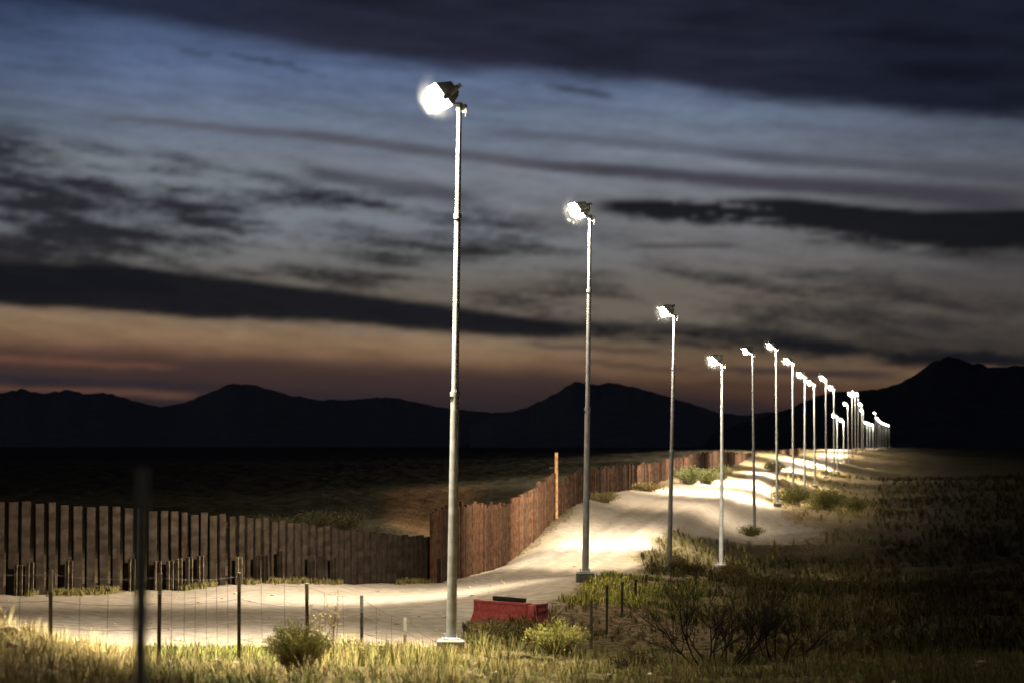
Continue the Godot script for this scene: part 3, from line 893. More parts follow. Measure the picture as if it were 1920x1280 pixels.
func bollard_fence(label: String, line: Array, pitch: float, uneven: float, stubs: bool, mats: Array) -> void:
	# line: [pixel x, distance, top y pixel]
	var p: Array = []
	for l in line: p.append(at(l[0], l[2], l[1]))
	var o := base("bollard_fence", Vector3(p[0].x, ground(p[0].x, -p[0].z), p[0].z))
	tag(o, label, "fence")
	var run := 0.0
	var seg := 0
	var k := 0
	while seg < p.size() - 1:
		var a: Vector3 = p[seg]
		var b: Vector3 = p[seg + 1]
		var len_: float = Vector2(b.x - a.x, b.z - a.z).length()
		if run > len_:
			run -= len_
			seg += 1
			continue
		var c := a.lerp(b, run / len_)
		var along := Vector3(b.x - a.x, 0, b.z - a.z).normalized()
		var side := along.cross(Vector3.UP).normalized()   # towards the road
		var basis := Basis(-along, Vector3.UP, side).orthonormalized()
		if basis.determinant() < 0: basis = Basis(along, Vector3.UP, side).orthonormalized()
		basis = basis * Basis(Vector3(0, 0, 1), rng.randf_range(-.012, .012)) * Basis(Vector3(0, 1, 0), rng.randf_range(-.10, .10) * uneven)
		var y := c.y + rng.randf_range(-.06, .05) * uneven
		var bo := put("bollard", plate_meshes[rng.randi() % 4], mats[rng.randi() % mats.size()], o)
		bo.transform = Transform3D(basis, Vector3(c.x, y, c.z) - o.position)
		if stubs and rng.randf() < (.62 if c.x < -9.0 else .25):
			var gx := c + side * .20 + along * rng.randf_range(-.05, .05)
			gx.y = ground(gx.x, -gx.z) - .03
			var v := rng.randi() % 3
			var s := put("short_post", stub_meshes[v], M.stub if c.x < -9.0 else M.rust_pale, o)  # left flanges coloured pale as lit edges
			put("web", web_meshes[v], M.rust_dark, s)  # darker web paints the shade inside the channel
			s.transform = Transform3D(basis, gx - o.position)
		run += pitch * rng.randf_range(.93, 1.07)
		k += 1

func build_fences() -> void:
	make_bollard_meshes()
	bollard_fence("long weathered brown bollard fence with short posts in front, across the left half", [[-300, 66.0, 912], [0, 70.0, 938], [150, 72.0, 947], [300, 73.8, 958], [450, 76.8, 966], [600, 80.7, 985], [700, 84.0, 998], [812, 88.6, 1006]], 0.45, 1.0, true, [M.rust_pale])
	bollard_fence("orange lit bollard fence climbing the slope left of the bright road", [[812, 87.6, 960], [840, 90.6, 950], [870, 94.4, 943], [940, 103.0, 946], [960, 106.0, 938], [985, 109.7, 926], [1000, 112.0, 913], [1020, 115.5, 901], [1040, 119.0, 890]], 0.40, 2.6, false, [M.rust, M.rust, M.rust_dark])
	bollard_fence("dark bollard fence beyond the tall gate post, running along the far road", [[1048, 120.5, 904], [1070, 125.0, 889], [1092, 129.0, 880], [1120, 135.0, 876], [1200, 157.0, 870], [1245, 171.0, 862], [1300, 195.0, 852], [1340, 219.0, 845], [1400, 262.0, 850], [1450, 318.0, 846], [1500, 400.0, 840]], 0.75, 2.4, false, [M.rust_dark, M.rust_dark, M.rust_dark, M.rust])  # mostly darker rust, few lighter bollards: uneven lamp light put into colour
	# gate post
	var f := at(1043, 975, 119.6)
	f.y = ground(f.x, 119.6) - .2
	var top := at(1043, 848, 119.6).y - f.y
	var o := base("gate_post", f)
	tag(o, "tall rust orange post rising above the bollards where the fence bends", "post")
	var st := begin()
	box(st, Vector3(0, top / 2, 0), Vector3(.16, top, .16), .012)
	put("upright", st.commit(), M.rust_lit, o)
	st = begin()
	box(st, Vector3(0, top + .012, 0), Vector3(.20, .02, .20), .004)
	put("cap", st.commit(), M.rust, o)
	st = begin()
	box(st, Vector3(-.20, top - .78, .02), Vector3(.34, .10, .08), .008)
	put("bracket", st.commit(), M.rust_pale, o)

# ---------------------------------------------------------------- wire fence
func t_post(o: Node3D, foot: Vector3, top: Vector3) -> void:
	var h := (top - foot).length()
	var st := begin()
	box(st, Vector3(0, h / 2 - .15, 0), Vector3(.062, h + .3, .010), .002)
	box(st, Vector3(0, h / 2 - .15, -.028), Vector3(.010, h + .3, .046), .002)
	var k := .25
	while k < h - .2:
		box(st, Vector3(0, k, .012), Vector3(.022, .02, .014), .003)
		k += .11
	var y := (top - foot).normalized()
	var b := Basis(Quaternion(Vector3.UP, y)) * Basis(Vector3.UP, rng.randf_range(-.3, .3))
	var post := put("post", st.commit(), M.post, o)
	post.transform = Transform3D(b, foot - o.position)
	if h < .6 or -foot.z > 48.0: return
	st = begin()
	box(st, Vector3(0, h - .13, 0), Vector3(.066, .34, .016), .003)
	put("post_tip", st.commit(), M.tip, post)

func build_wire_fence() -> void:
	var rows := [[-210, 1060, 1255, 33.0], [98, 1072, 1262, 35.5], [300, 1078, 1262, 37.5], [450, 1076, 1233, 41.5], [578, 1096, 1240, 43.0], [680, 1118, 1241, 45.0], [760, 1160, 1236, 46.5], [829, 1206, 1228, 46.2],
		[1075, 1158, 1225, 50.0], [1108, 1124, 1212, 53.0], [1137, 1096, 1190, 57.0], [1165, 1090, 1172, 60.5], [1190, 1085, 1160, 64.0], [1212, 1076, 1145, 67.5], [1237, 1078, 1140, 71.5], [1292, 1086, 1132, 79.0], [1350, 1094, 1132, 88.0]]
	for part in [[0, 8, "low wire fence with dark steel posts along the near edge of the dirt road"], [8, 17, "row of thin dark fence posts and wire behind the bare dark shrub"]]:
		var feet: Array = []
		var tops: Array = []
		for i in range(part[0], part[1]):
			var r = rows[i]
			var f := at(r[0], r[2], r[3])
			f.y = minf(f.y, ground(f.x, r[3]) + .02)
			feet.append(f)
			var t := at(r[0] + rng.randf_range(-2, 2), r[1], r[3])
			tops.append(t)
		var o := base("wire_fence", feet[0])
		tag(o, part[2], "wire fence")
		for i in feet.size(): t_post(o, feet[i], tops[i])
		for i in feet.size() - 1:
			var ts: Array = [.98, .72, .47, .25] if part[0] == 0 else [.95, .55]
			for t in ts:
				var st := begin()
				var a: Vector3 = feet[i].lerp(tops[i], t)
				var b: Vector3 = feet[i + 1].lerp(tops[i + 1], t)
				var last := a
				for s in range(1, 7):
					var q := a.lerp(b, s / 6.0) + Vector3(0, -.05 * sin(PI * s / 6.0), 0)
					tube(st, last - o.position, q - o.position, .0034, .0034, 4, false)
					last = q
				put("wire", st.commit(), M.wire, o)
			if part[0] == 0:
				var m := int(feet[i].distance_to(feet[i + 1]) / .55)
				for s in range(1, m):
					var u: float = float(s) / m
					var lo: Vector3 = feet[i].lerp(feet[i + 1], u)
					var hi: Vector3 = tops[i].lerp(tops[i + 1], u) + Vector3(rng.randf_range(-.03, .03), -.05 * sin(PI * u), 0)
					var st := begin()
					tube(st, lo.lerp(hi, .12) - o.position, hi - o.position, .0034, .0034, 4, false)
					put("stay_wire", st.commit(), M.wire, o)
	# the blurred post close to the camera
	var f := at(265, 0, 9.0)
	f.y = ground(f.x, 9.0) - .1
	var o := base("near_post", f)
	tag(o, "out of focus olive green post close in front of the camera", "post")
	var h: float = at(265, 884, 9.0).y - f.y
	var st := begin()
	tube(st, Vector3.ZERO, Vector3(.004, h, 0), .026, .024, 12)
	put("shaft", st.commit(), M.near_post, o)
	st = begin()
	tube(st, Vector3(.004, h - .012, 0), Vector3(.004, h + .012, 0), .028, .023, 12)
	put("cap", st.commit(), M.near_post, o)

# ---------------------------------------------------------------- red barrier
func build_barrier() -> void:
	var a := at(894, 1170, 58.0)
	var b := at(996, 1170, 56.4)
	var c := at(1020, 1170, 57.6)
	for p in [a, b, c]: p.y = 0
	var y0 := ground((a.x + b.x) / 2, 57.0) - .08
	var o := base("road_barrier", Vector3(b.x, y0, b.z))
	tag(o, "red two-sided plastic road barrier half hidden in dry grass", "barrier")
	var make := func(called: String, p: Vector3, q: Vector3, hp: float, hq: float) -> void:
		var along := (q - p); along.y = 0
		var n := along.cross(Vector3.UP).normalized()
		if n.z < 0: n = -n
		var st := begin()
		var p0 := Vector3(p.x, y0, p.z) - o.position
		var q0 := Vector3(q.x, y0, q.z) - o.position
		var up := Vector3.UP
		# splayed foot, upright web, thick lip
		prism(st, [p0 + n * .22, q0 + n * .22, q0 - n * .22, p0 - n * .22], [p0 + n * .20 + up * .12, q0 + n * .20 + up * .12, q0 - n * .20 + up * .12, p0 - n * .20 + up * .12])
		prism(st, [p0 + n * .20 + up * .12, q0 + n * .20 + up * .12, q0 - n * .20 + up * .12, p0 - n * .20 + up * .12], [p0 + n * .10 + up * .34, q0 + n * .10 + up * .34, q0 - n * .10 + up * .34, p0 - n * .10 + up * .34])
		prism(st, [p0 + n * .10 + up * .34, q0 + n * .10 + up * .34, q0 - n * .10 + up * .34, p0 - n * .10 + up * .34], [p0 + n * .09 + up * hp, q0 + n * .09 + up * hq, q0 - n * .09 + up * hq, p0 - n * .09 + up * hp])
		var n_rib := int((q0 - p0).length() / .22)
		for k in range(1, n_rib):
			var c0: Vector3 = p0.lerp(q0, float(k) / n_rib) + n * .105
			var hh: float = lerpf(hp, hq, float(k) / n_rib)
			box(st, c0 + up * (.36 + hh) / 2.0, Vector3(.05, hh - .44, .05), .012, Basis(along.normalized(), up, n))
		put(called, st.commit(), M.red, o)
		st = begin()
		prism(st, [p0 + n * .115 + up * (hp + .002), q0 + n * .115 + up * (hq + .002), q0 - n * .115 + up * (hq + .002), p0 - n * .115 + up * (hp + .002)], [p0 + n * .10 + up * (hp + .045), q0 + n * .10 + up * (hq + .045), q0 - n * .10 + up * (hq + .045), p0 - n * .10 + up * (hp + .045)])
		put("top_lip", st.commit(), M.red, o)
	var ta: float = at(890, 1126, 58.0).y - y0
	var tb: float = at(990, 1133, 56.4).y - y0
	var tc: float = at(1024, 1132, 57.6).y - y0
	make.call("long_panel", a, b - (b - a).normalized() * .1, ta, tb)
	make.call("short_panel", b + (c - b).normalized() * .1, c, tb - .02, tc)
	var st := begin()
	box(st, Vector3(0, tb / 2 - .12, .04), Vector3(.15, tb + .26, .16), .02)
	put("corner_post", st.commit(), M.red, o)
	# loose dark beam on top
	st = begin()
	var p := at(927, 1122, 57.6)
	var q := at(984, 1125, 56.7)
	p.y = y0 + lerpf(ta, tb, .35) + .105
	q.y = y0 + lerpf(ta, tb, .90) + .10
	var dir := (q - p).normalized()
	var bs := Basis(dir, Vector3.UP, dir.cross(Vector3.UP)).orthonormalized()
	box(st, Vector3.ZERO, Vector3((q - p).length(), .11, .13), .015, bs)
	var beam := put("beam", st.commit(), M.black)
	beam.position = (p + q) / 2
	tag(beam, "short black beam lying on top of the red barrier", "beam")

# ---------------------------------------------------------------- plants
func leaf(st: SurfaceTool, p: Vector3, dir: Vector3, length: float, width: float, c: Color) -> void:
	var s := dir.cross(Vector3(rng.randf_range(-1, 1), rng.randf_range(-1, 1), rng.randf_range(-1, 1))).normalized() * width
	var n := s.cross(dir).normalized()
	if n.y < 0: n = -n
	st.set_color(c)
	tri(st, p, p + dir * length * .5 + s, p + dir * length, n)
	tri(st, p, p + dir * length, p + dir * length * .5 - s, n)

func shade(amount: float) -> Color:
	var v := 1.0 + rng.randf_range(-amount, amount)
	return Color(v * rng.randf_range(.95, 1.0), v, v * rng.randf_range(.8, 1.0)) * 0.72

# stems that fan out of one root, leaves along their upper parts
func shrub(called: String, label: String, foot: Vector3, r: Vector3, stems: int, leaves: int, size: float, m: Material, spread := 0.9, group := "") -> Node3D:
	var o := base(called, foot)
	tag(o, label, "bush", group)
	var sw := begin()
	var lf := begin()
	for i in stems:
		var t := rng.randf_range(0, TAU)
		var k := sqrt(rng.randf()) * spread
		var tip := Vector3(cos(t) * r.x * k, r.y * sqrt(maxf(0.05, 1.0 - k * k * .85)) * rng.randf_range(.72, 1.08), sin(t) * r.z * k)
		var root := Vector3(tip.x * .18, -.05, tip.z * .18)
		var mid := root.lerp(tip, .5) + Vector3(rng.randf_range(-.1, .1) * r.x, r.y * .12, rng.randf_range(-.1, .1) * r.z)
		tube(sw, root, mid, .010, .006, 4, false)
		tube(sw, mid, tip, .006, .002, 4, false)
		var tone := rng.randf_range(.75, 1.2)
		for j in leaves:
			var u := 1.0 - pow(rng.randf(), 1.3) * .95
			var q := root.lerp(mid, u * 2.0) if u < .5 else mid.lerp(tip, u * 2.0 - 1.0)
			q += Vector3(rng.randf_range(-1, 1), rng.randf_range(-1, 1), rng.randf_range(-1, 1)) * size * 1.3
			var dir := ((tip - root).normalized() + Vector3(rng.randf_range(-1, 1), rng.randf_range(-.5, 1), rng.randf_range(-1, 1)) * .9).normalized()
			var c := shade(.25) * tone
			c.a = 1.0
			leaf(lf, q, dir, size * rng.randf_range(.7, 1.3), size * .22, c)
	put("foliage", lf.commit(), m, o)
	put("stems", sw.commit(), M.stem, o)
	return o

func branch(st: SurfaceTool, p: Vector3, dir: Vector3, length: float, rad: float, depth: int) -> void:
	var steps := 4
	var d := dir
	var q := p
	for s in steps:
		var nd := (d + Vector3(rng.randf_range(-.32, .32), rng.randf_range(-.2, .25), rng.randf_range(-.32, .32))).normalized()
		var e := q + nd * length / steps
		var r0: float = rad * (1.0 - .5 * s / steps)
		var r1: float = rad * (1.0 - .5 * (s + 1) / steps)
		tube(st, q, e, r0, r1, 5, false)
		if depth > 0 and s > 0:
			for k in (2 if rng.randf() < .8 else 3):
				var bd := (nd + Vector3(rng.randf_range(-1, 1), rng.randf_range(-.35, .75), rng.randf_range(-1, 1)) * .85).normalized()
				branch(st, e, bd, length * rng.randf_range(.42, .68), r1 * .66, depth - 1)
		q = e
		d = nd

func build_bare_shrub(label: String, px: float, py: float, d: float, w: float, h: float, n: int) -> void:
	var foot := at(px, py, d)
	foot.y = ground(foot.x, d)
	var o := base("bare_shrub", foot)
	tag(o, label, "bush")
	for i in n:
		var st := begin()
		var t := TAU * (i + rng.randf_range(-.3, .3)) / n
		var side := cos(t)
		var dir := Vector3(side * w, h * rng.randf_range(.75, 1.1), sin(t) * w * .6)
		branch(st, Vector3(side * w * .22, -.05, sin(t) * w * .15), dir.normalized(), dir.length() * .66, .022, 3)
		put("branch", st.commit(), M.twig, o)

func tuft_mesh(blades: int, h: float, spread: float, width: float) -> Mesh:
	var st := begin()
	for i in blades:
		var t := rng.randf_range(0, TAU)
		var k := rng.randf_range(.2, 1.0)
		var b := Vector3(cos(t), 0, sin(t)) * spread * .25 * rng.randf()
		var tip := b + Vector3(cos(t) * spread * k, h * rng.randf_range(.6, 1.1), sin(t) * spread * k)
		var mid := b.lerp(tip, .55) + Vector3(0, h * .12, 0)
		var s := Vector3(-sin(t + .7), 0, cos(t + .7)) * width
		var n := Vector3(cos(t) * .5, .8, sin(t) * .5).normalized()
		var v := rng.randf_range(.7, 1.0)
		st.set_color(Color(v, v, v * .9))
		quad(st, b - s, b + s, mid + s * .7, mid - s * .7, n)
		tri(st, mid - s * .7, mid + s * .7, tip, n)
	return st.commit()

func grass(called: String, mesh: Mesh, m: Material, spots: Array) -> void:
	var mm := MultiMesh.new()
	mm.transform_format = MultiMesh.TRANSFORM_3D
	mm.use_colors = true
	mm.mesh = mesh
	mm.instance_count = spots.size()
	for i in spots.size():
		mm.set_instance_transform(i, spots[i][0])
		mm.set_instance_color(i, spots[i][1])
	var o := MultiMeshInstance3D.new()
	o.multimesh = mm
	o.material_override = m
	o.name = numbered(called)
	add_child(o)
	tag(o, "", "", "", "stuff")

func spot(x: float, d: float, s: float, c: Color) -> Array:
	var b := Basis(Vector3.UP, rng.randf_range(0, TAU)) * Basis(Vector3(1, 0, 0), rng.randf_range(-.15, .15))
	b = b.scaled(Vector3.ONE * s)
	return [Transform3D(b, Vector3(x, ground(x, d) - .01, -d)), c]

func build_grass() -> void:
	var mix := func(c: Color, amount: float) -> Color:
		var v := 1.0 + rng.randf_range(-amount, amount)
		return Color(c.r * v, c.g * v, c.b * v * rng.randf_range(.7, 1.0), 1.0)
	var m := mat(Color(1, 1, 1), 0.85, 0, 0.2)
	m.vertex_color_use_as_albedo = true
	m.backlight_enabled = true
	m.backlight = Color(.3, .3, .3)
	var green := Color(.105, .112, .032)
	var olive := Color(.10, .094, .034)
	var straw := Color(.17, .13, .06)
	var dull := Color(.10, .082, .036)
	# near verge
	var s: Array = []
	for i in 19000:
		var d := rng.randf_range(33.0, 47.5)
		var px := rng.randf_range(-150, 2050)
		if i > 15000:
			d = rng.randf_range(23.0, 36.0)
			px = rng.randf_range(-250, 500)
		var x: float = (px - 960.0) / F * d
		if road_mask(x, d) > 0.25: continue
		var n: float = nz.get_noise_2d(x * 0.8 + 300.0, d * 0.8)
		if px < 230 and rng.randf() < .25: continue
		if n < -.12 and rng.randf() < .65: continue
		var c := olive.lerp(straw, smooth(-.2, .3, n) * .9).lerp(green, smooth(-.05, -.3, n) * .7)
		if px < 250: c = Color(.40, .315, .165)  # bank straw brightened as if more lamp light fell on it
		elif rng.randf() < .35: continue
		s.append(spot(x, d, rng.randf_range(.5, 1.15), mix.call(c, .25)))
	var tall: Array = []
	var low: Array = []
	for e in s:
		if rng.randf() < .22: tall.append(e)
		elif rng.randf() < .8: low.append(e)
	grass("verge_grass", tuft_mesh(16, .20, .16, .0045), m, low)
	grass("tall_verge_grass", tuft_mesh(9, .42, .20, .004), m, tall)
	# taller soft grass right of the big bush
	s = []
	for i in 420:
		var px := rng.randf_range(600, 850)
		var d := rng.randf_range(37.5, 43.5)
		var x: float = (px - 960.0) / F * d
		if nz.get_noise_2d(x * 0.9, d * 0.9 + 70.0) < -.1: continue
		s.append(spot(x, d, rng.randf_range(.6, 1.2), mix.call(olive.lerp(straw, rng.randf()) * 1.25, .25)))
	grass("tall_grass", tuft_mesh(18, .46, .16, .004), m, s)
	# greener fringe where the verge meets the road
	s = []
	for i in 2600:
		var px := rng.randf_range(150, 860)
		var d := 44.6 + rng.randf_range(-1.3, 1.0)
		var x: float = (px - 960.0) / F * d
		if road_mask(x, d) > 0.6 or nz.get_noise_2d(x * 0.7, d) < -.15: continue
		s.append(spot(x, d, rng.randf_range(.5, 1.1), mix.call(green.lerp(olive, rng.randf() * .6), .25)))
	grass("fringe_grass", tuft_mesh(16, .20, .10, .005), m, s)
	# brush beyond, right of the poles
	s = []
	for i in 30000:
		var d := exp(rng.randf_range(log(47.0), log(300.0)))
		var px := rng.randf_range(840, 2050)
		var x: float = (px - 960.0) / F * d
		if road_mask(x, d) > 0.2: continue
		if px < line_at(ROAD_L, d) + 20.0 and d > 64.0: continue
		if px > 1260 and rng.randf() < .4: continue
		var n: float = nz.get_noise_2d(x * 0.3 + 30.0, d * 0.3)
		if n < -.12 and rng.randf() < .8 and not (px > 1200 and px < 1490 and d > 90.0 and d < 132.0): continue
		var c := dull.lerp(straw, smooth(.05, .5, n) * .7)
		if px < 1300 and d < 75.0: c = olive.lerp(straw, .35 + n)
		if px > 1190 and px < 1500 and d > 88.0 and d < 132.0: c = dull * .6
		if px > 1380 and px < 1640 and d > 120.0 and d < 260.0:
			if rng.randf() < .55: continue
			c = Color(.30, .23, .10)  # golden tone brightened in place of warm lamp light
		if px > 1500: c = c.lerp(dull * .42, smooth(1560.0, 1800.0, px))  # grass colour darkened here too, as if out of the lamps' reach
		if px < 1400 and d < 75.0 and rng.randf() < .45: continue
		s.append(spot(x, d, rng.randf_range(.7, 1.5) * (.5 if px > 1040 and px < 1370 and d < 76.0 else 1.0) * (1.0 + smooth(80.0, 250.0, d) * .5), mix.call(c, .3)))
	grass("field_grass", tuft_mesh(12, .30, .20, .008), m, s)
	# yellow weeds round the second pole and along the cross road
	s = []
	for i in 2200:
		var d := rng.randf_range(60.0, 72.0)
		var px := rng.randf_range(1040, 1330) + nz.get_noise_2d(d * 1.5, 3.0) * 60.0
		var x: float = (px - 960.0) / F * d
		if nz.get_noise_2d(x * 0.9, d * 0.9 + 40.0) < -.1 or road_mask(x, d) > .3: continue
		s.append(spot(x, d, rng.randf_range(.4, 1.0), mix.call(Color(.36, .335, .09).lerp(green, smooth(1150.0, 1260.0, px) * .8), .25)))
	grass("yellow_weeds", tuft_mesh(12, .28, .16, .009), m, s)
	# litter of dry growth at the foot of the long fence and along the far bank
	s = []
	for i in 2600:
		var px := rng.randf_range(-50, 812)
		var dl: float = line_at([[-300.0, 66.0], [0.0, 70.0], [300.0, 73.8], [450.0, 76.8], [600.0, 80.7], [700.0, 84.0], [812.0, 88.6]], px)
		var d := dl - rng.randf_range(-.1, 1.6) * rng.randf()
		var x: float = (px - 960.0) / F * d
		if nz.get_noise_2d(x * 1.2, 7.0) < -.05: continue
		s.append(spot(x, d, rng.randf_range(.4, 1.0), mix.call(straw.lerp(olive, rng.randf() * .7), .25)))
	for i in 420:
		var px := rng.randf_range(872, 1050)
		var d := 55.6 - rng.randf() * 3.0
		var x: float = (px - 960.0) / F * d
		s.append(spot(x, d, rng.randf_range(.5, 1.15), mix.call(straw.lerp(olive, rng.randf() * .6), .25)))
	for i in 1500:
		var px := rng.randf_range(1330, 1560)
		var d := rng.randf_range(77.0, 84.0) + (px - 1228.0) * .006
		var x: float = (px - 960.0) / F * d
		s.append(spot(x, d, rng.randf_range(.6, 1.4), mix.call(straw, .25)))
	grass("dry_stalks", tuft_mesh(10, .26, .16, .009), m, s)

func build_plants() -> void:
	var g := func(px: float, d: float) -> Vector3:
		var p := at(px, HORIZON, d)
		p.y = ground(p.x, d)
		return p
	shrub("olive_bush", "large olive green bush in front of the wire fence at the bottom", g.call(560, 38.6), Vector3(.66, .84, .55), 170, 64, .040, M.olive)
	shrub("olive_bush", "looser straw green bush right of the large olive bush", g.call(680, 41.0), Vector3(.85, .5, .5), 80, 36, .045, M.sage)
	shrub("rabbitbrush", "bright yellow green bush left of the bare dark shrub", g.call(1043, 46.5), Vector3(.78, .62, .6), 90, 42, .05, M.yellow)
	shrub("low_bush", "brownish low bush right below the red barrier", g.call(915, 52.5), Vector3(.55, .36, .5), 60, 30, .05, M.straw)
	shrub("low_bush", "dry low bush at the corner of the red barrier", g.call(1000, 53.5), Vector3(.6, .30, .4), 55, 30, .05, M.straw)
	shrub("low_bush", "dim grass green bush at the right of the bare dark shrub", g.call(1190, 43.5), Vector3(.6, .36, .5), 60, 30, .05, M.dull)
	# tall thin weeds by the fence
	for e in [[628, 43.6, 1.12, "tall thin dry weed standing against the lit road, right one"], [603, 43.2, .85, "thinner dry weed left of the tallest weed against the lit road"]]:
		var f: Vector3 = g.call(e[0], e[1])
		var o := base("tall_weed", f)
		tag(o, e[3], "weed")
		var sw := begin()
		var lf := begin()
		for k in 5:
			var tip := Vector3(rng.randf_range(-.22, .22), e[2] * rng.randf_range(.7, 1.05), rng.randf_range(-.15, .15))
			var mid := tip * .5 + Vector3(rng.randf_range(-.05, .05), .05, 0)
			tube(sw, Vector3.ZERO, mid, .007, .005, 4, false)
			tube(sw, mid, tip, .005, .002, 4, false)
			for j in 36:
				var q := mid.lerp(tip, rng.randf_range(-.2, 1.0)) + Vector3(rng.randf_range(-.05, .05), rng.randf_range(-.05, .05), rng.randf_range(-.05, .05))
				leaf(lf, q, Vector3(rng.randf_range(-1, 1), rng.randf_range(-.2, 1), rng.randf_range(-1, 1)).normalized(), .045, .009, shade(.2))
		put("stems", sw.commit(), M.stem, o)
		put("foliage", lf.commit(), M.straw, o)
	build_bare_shrub("wide bare dark branching shrub in the right foreground", 1345, 1246, 46.0, 1.35, 1.2, 11)
	build_bare_shrub("thin bare dark shrub joining the wide one on its right", 1455, 1244, 46.5, .95, 1.05, 5)
	build_bare_shrub("small bare twiggy shrub behind the long fence", 640, 985, 96.0, 1.6, 1.0, 8)
	# beside the third and fourth poles
	shrub("round_bush", "round tan bush right beside the foot of the third light pole", g.call(1270, 90.5), Vector3(.48, .80, .45), 90, 40, .06, M.straw)
	shrub("round_bush", "brown round tumbleweed at the foot of the fourth light pole", g.call(1376, 86.0), Vector3(.75, .62, .6), 90, 36, .07, M.straw)
	shrub("low_bush", "dark green low bush at the foot of the third light pole", g.call(1290, 88.5), Vector3(1.3, .42, .6), 80, 30, .07, M.dull)
	shrub("low_bush", "weedy green clump round the foot of the dim lamped light pole", g.call(1404, 134.5), Vector3(1.0, .55, .7), 60, 26, .09, M.sage)
	# by the far road
	shrub("roadside_bush", "pale green bush left of the road below the dark fence, left half", g.call(1292, 168.0), Vector3(1.35, 1.25, 1.1), 90, 32, .13, M.pale)
	shrub("roadside_bush", "pale green bush left of the road below the dark fence, right half", g.call(1325, 171.0), Vector3(1.2, 1.0, 1.0), 80, 32, .13, M.pale)
	shrub("roadside_bush", "dark green bush in the bend just right of the pale green ones", g.call(1352, 178.0), Vector3(1.0, 1.1, 1.0), 70, 30, .13, M.dull)
	shrub("roadside_bush", "mounded green bush right of the road, wider half", g.call(1545, 174.0), Vector3(2.3, 1.7, 1.6), 150, 34, .14, M.olive)
	shrub("roadside_bush", "yellow green left shoulder of the mounded bush by the road", g.call(1485, 170.0), Vector3(1.7, 1.2, 1.2), 110, 32, .14, M.sage)
	shrub("roadside_bush", "low dim right end of the mounded bush by the road", g.call(1605, 177.0), Vector3(1.7, .85, 1.2), 80, 30, .14, M.olive)
	shrub("roadside_bush", "small rounded green bush left of the far road bend", g.call(1452, 232.0), Vector3(1.4, .95, 1.0), 70, 28, .15, M.sage)
	shrub("roadside_bush", "dry pale scrub on the sand heap before the dark fence", g.call(1212, 152.0), Vector3(1.3, .5, .8), 60, 26, .12, M.straw)
	shrub("roadside_bush", "dry pale scrub on the sand heap right of the second pole", g.call(1130, 132.0), Vector3(1.1, .45, .8), 60, 26, .11, M.straw)
	# behind the long fence
	for e in [[585, 92.0, 1.5, .7], [500, 92.0, 1.7, .55], [655, 95.0, 1.3, .75], [430, 90.0, 1.4, .45]]:
		shrub("desert_scrub", {585: "dusty scrub behind the long fence, tallest clump", 500: "low dusty scrub behind the middle of the long fence", 655: "dark scrub behind the long fence near its dip", 430: "lowest dusty scrub peeping over the long fence"}[e[0]], at(e[0], 985.0 - e[3] * 10.0, e[1]) + Vector3(0, -.3, 0), Vector3(e[2], e[3], .9), 70, 28, .08, M.dull, .95, "scrub behind the long fence")

func build_stones() -> void:
	var st := begin()
	var ico := SphereMesh.new()
	ico.radial_segments = 7
	ico.rings = 4
	ico.radius = .5
	ico.height = 1.0
	var arr := ico.get_mesh_arrays()
	var v: PackedVector3Array = arr[Mesh.ARRAY_VERTEX]
	for i in v.size():
		v[i] *= 1.0 + nz.get_noise_3d(v[i].x * 40.0, v[i].y * 40.0, v[i].z * 40.0) * .5
		v[i].y *= .6
	arr[Mesh.ARRAY_VERTEX] = v
	var am := ArrayMesh.new()
	am.add_surface_from_arrays(Mesh.PRIMITIVE_TRIANGLES, arr)
	var s: Array = []
	for i in 1500:
		var d := rng.randf_range(24.0, 44.0)
		var px := rng.randf_range(-150, 330) if i < 1150 else rng.randf_range(330, 1900)
		var x: float = (px - 960.0) / F * d
		var k := pow(rng.randf(), 3.0) * .16 + .025
		var c := Color(1, 1, 1) * rng.randf_range(.65, 1.1)
		c.a = 1
		s.append([Transform3D(Basis.from_euler(Vector3(rng.randf_range(-.4, .4), rng.randf_range(0, TAU), rng.randf_range(-.4, .4))).scaled(Vector3(k, k * rng.randf_range(.6, 1.0), k * rng.randf_range(.7, 1.2))), Vector3(x, ground(x, d) + k * .1, -d)), c])
	for i in 700:
		var d := exp(rng.randf_range(log(47.0), log(130.0)))
		var px := rng.randf_range(0, 1300)
		var x: float = (px - 960.0) / F * d
		if road_mask(x, d) < .4: continue
		var k := pow(rng.randf(), 3.0) * .13 + .03
		var c := Color(1, .96, .9) * rng.randf_range(.6, 1.0)
		c.a = 1
		s.append([Transform3D(Basis.from_euler(Vector3(rng.randf_range(-.4, .4), rng.randf_range(0, TAU), 0)).scaled(Vector3(k, k * .7, k)), Vector3(x, ground(x, d) + k * .1, -d)), c])
	grass("rubble", am, M.stone, s)
	for e in [[18, 1258, 34.0, .26, "largest pale stone low on the rocky bank at the bottom left corner"], [150, 1252, 34.5, .20, "dark sided stone on the rocky bank right of the first wire fence post"], [222, 1268, 34.5, .20, "brown stone at the right end of the rocky bank"]]:
		var p := at(e[0], e[1], e[2])
		p.y = ground(p.x, e[2]) + .02
		var o := put("stone", am, M.stone)
		o.transform = Transform3D(Basis.from_euler(Vector3(.1, rng.randf() * TAU, .1)).scaled(Vector3(e[3] * 1.5, e[3], e[3])), p)
		tag(o, e[4], "stone", "stones on the rocky bank")

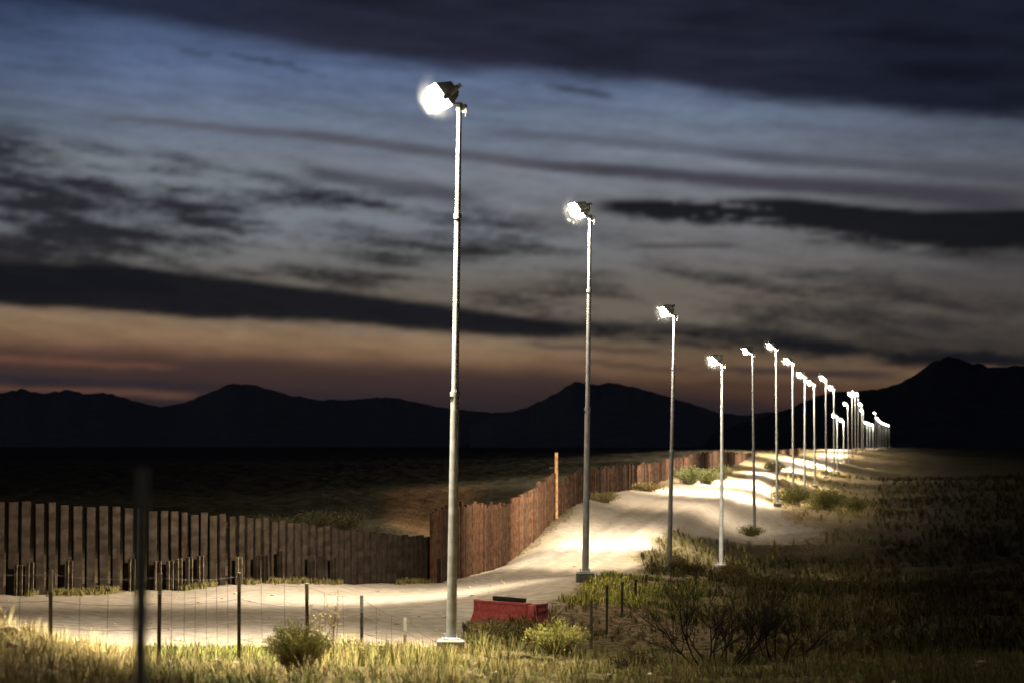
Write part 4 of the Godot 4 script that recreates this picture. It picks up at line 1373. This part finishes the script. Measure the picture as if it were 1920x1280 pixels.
# ---------------------------------------------------------------- scene
func _ready() -> void:
	rng.seed = 20240607
	nz.seed = 3
	nz.frequency = 0.35
	nz.fractal_octaves = 4
	nz_fine.seed = 4
	nz_fine.frequency = 0.9
	nz_fine.fractal_octaves = 3
	# camera
	var cam := Camera3D.new()
	cam.name = "camera"
	add_child(cam)
	cam.position = Vector3(0, CAM_Y, 0)
	cam.rotation = Vector3(atan((HORIZON - 640.0) / F), 0, 0)
	var ca := CameraAttributesPhysical.new()
	ca.frustum_focal_length = 12.0 / (640.0 / F)
	ca.frustum_focus_distance = 62.0
	ca.frustum_near = 0.5
	ca.frustum_far = 20000.0
	ca.exposure_aperture = 1.6
	cam.attributes = ca
	cam.keep_aspect = Camera3D.KEEP_HEIGHT
	cam.fov = rad_to_deg(2.0 * atan(640.0 / F))
	cam.near = 0.5
	cam.far = 20000.0
	cam.current = true
	# sky and exposure
	var env := Environment.new()
	env.background_mode = Environment.BG_SKY
	env.sky = make_sky()
	env.background_energy_multiplier = 1.0
	env.tonemap_mode = Environment.TONE_MAPPER_LINEAR
	env.tonemap_exposure = 1.0
	env.sdfgi_enabled = true
	env.ssao_enabled = true
	env.ssil_enabled = true
	var we := WorldEnvironment.new()
	we.name = "world_environment"
	we.environment = env
	add_child(we)
	# setting
	make_materials()
	solve_terrain()
	bake_lattice()
	build_ground()
	mountain("mountain_range", "long low ridge at the far left", 7000.0, [[-700, 760], [-300, 745], [-60, 742], [0, 737], [40, 728], [80, 738], [125, 730], [160, 738], [205, 736], [250, 752], [300, 763], [340, 757], [380, 741], [430, 720], [480, 722], [540, 739], [600, 750], [660, 748], [725, 744], [780, 753], [850, 768], [940, 773], [1000, 768], [1120, 780]], 1500.0)
	mountain("mountain", "flat topped dark hill in the middle distance", 5200.0, [[880, 800], [940, 776], [985, 765], [1020, 748], [1050, 732], [1080, 713], [1110, 721], [1150, 717], [1200, 728], [1250, 742], [1300, 758], [1350, 774], [1400, 778], [1450, 771], [1500, 778], [1600, 800]], 900.0)
	mountain("mountain", "high dark mountain at the right", 4200.0, [[1330, 815], [1400, 790], [1450, 775], [1490, 762], [1530, 744], [1560, 735], [1640, 730], [1680, 721], [1720, 700], [1745, 680], [1780, 667], [1810, 676], [1860, 688], [1890, 687], [1960, 682], [2100, 690], [2400, 705], [2800, 760]], 900.0, true)
	build_poles()
	env.volumetric_fog_enabled = true
	env.volumetric_fog_density = 0.0
	build_fences()
	build_wire_fence()
	build_barrier()
	build_plants()
	build_stones()
	build_grass()
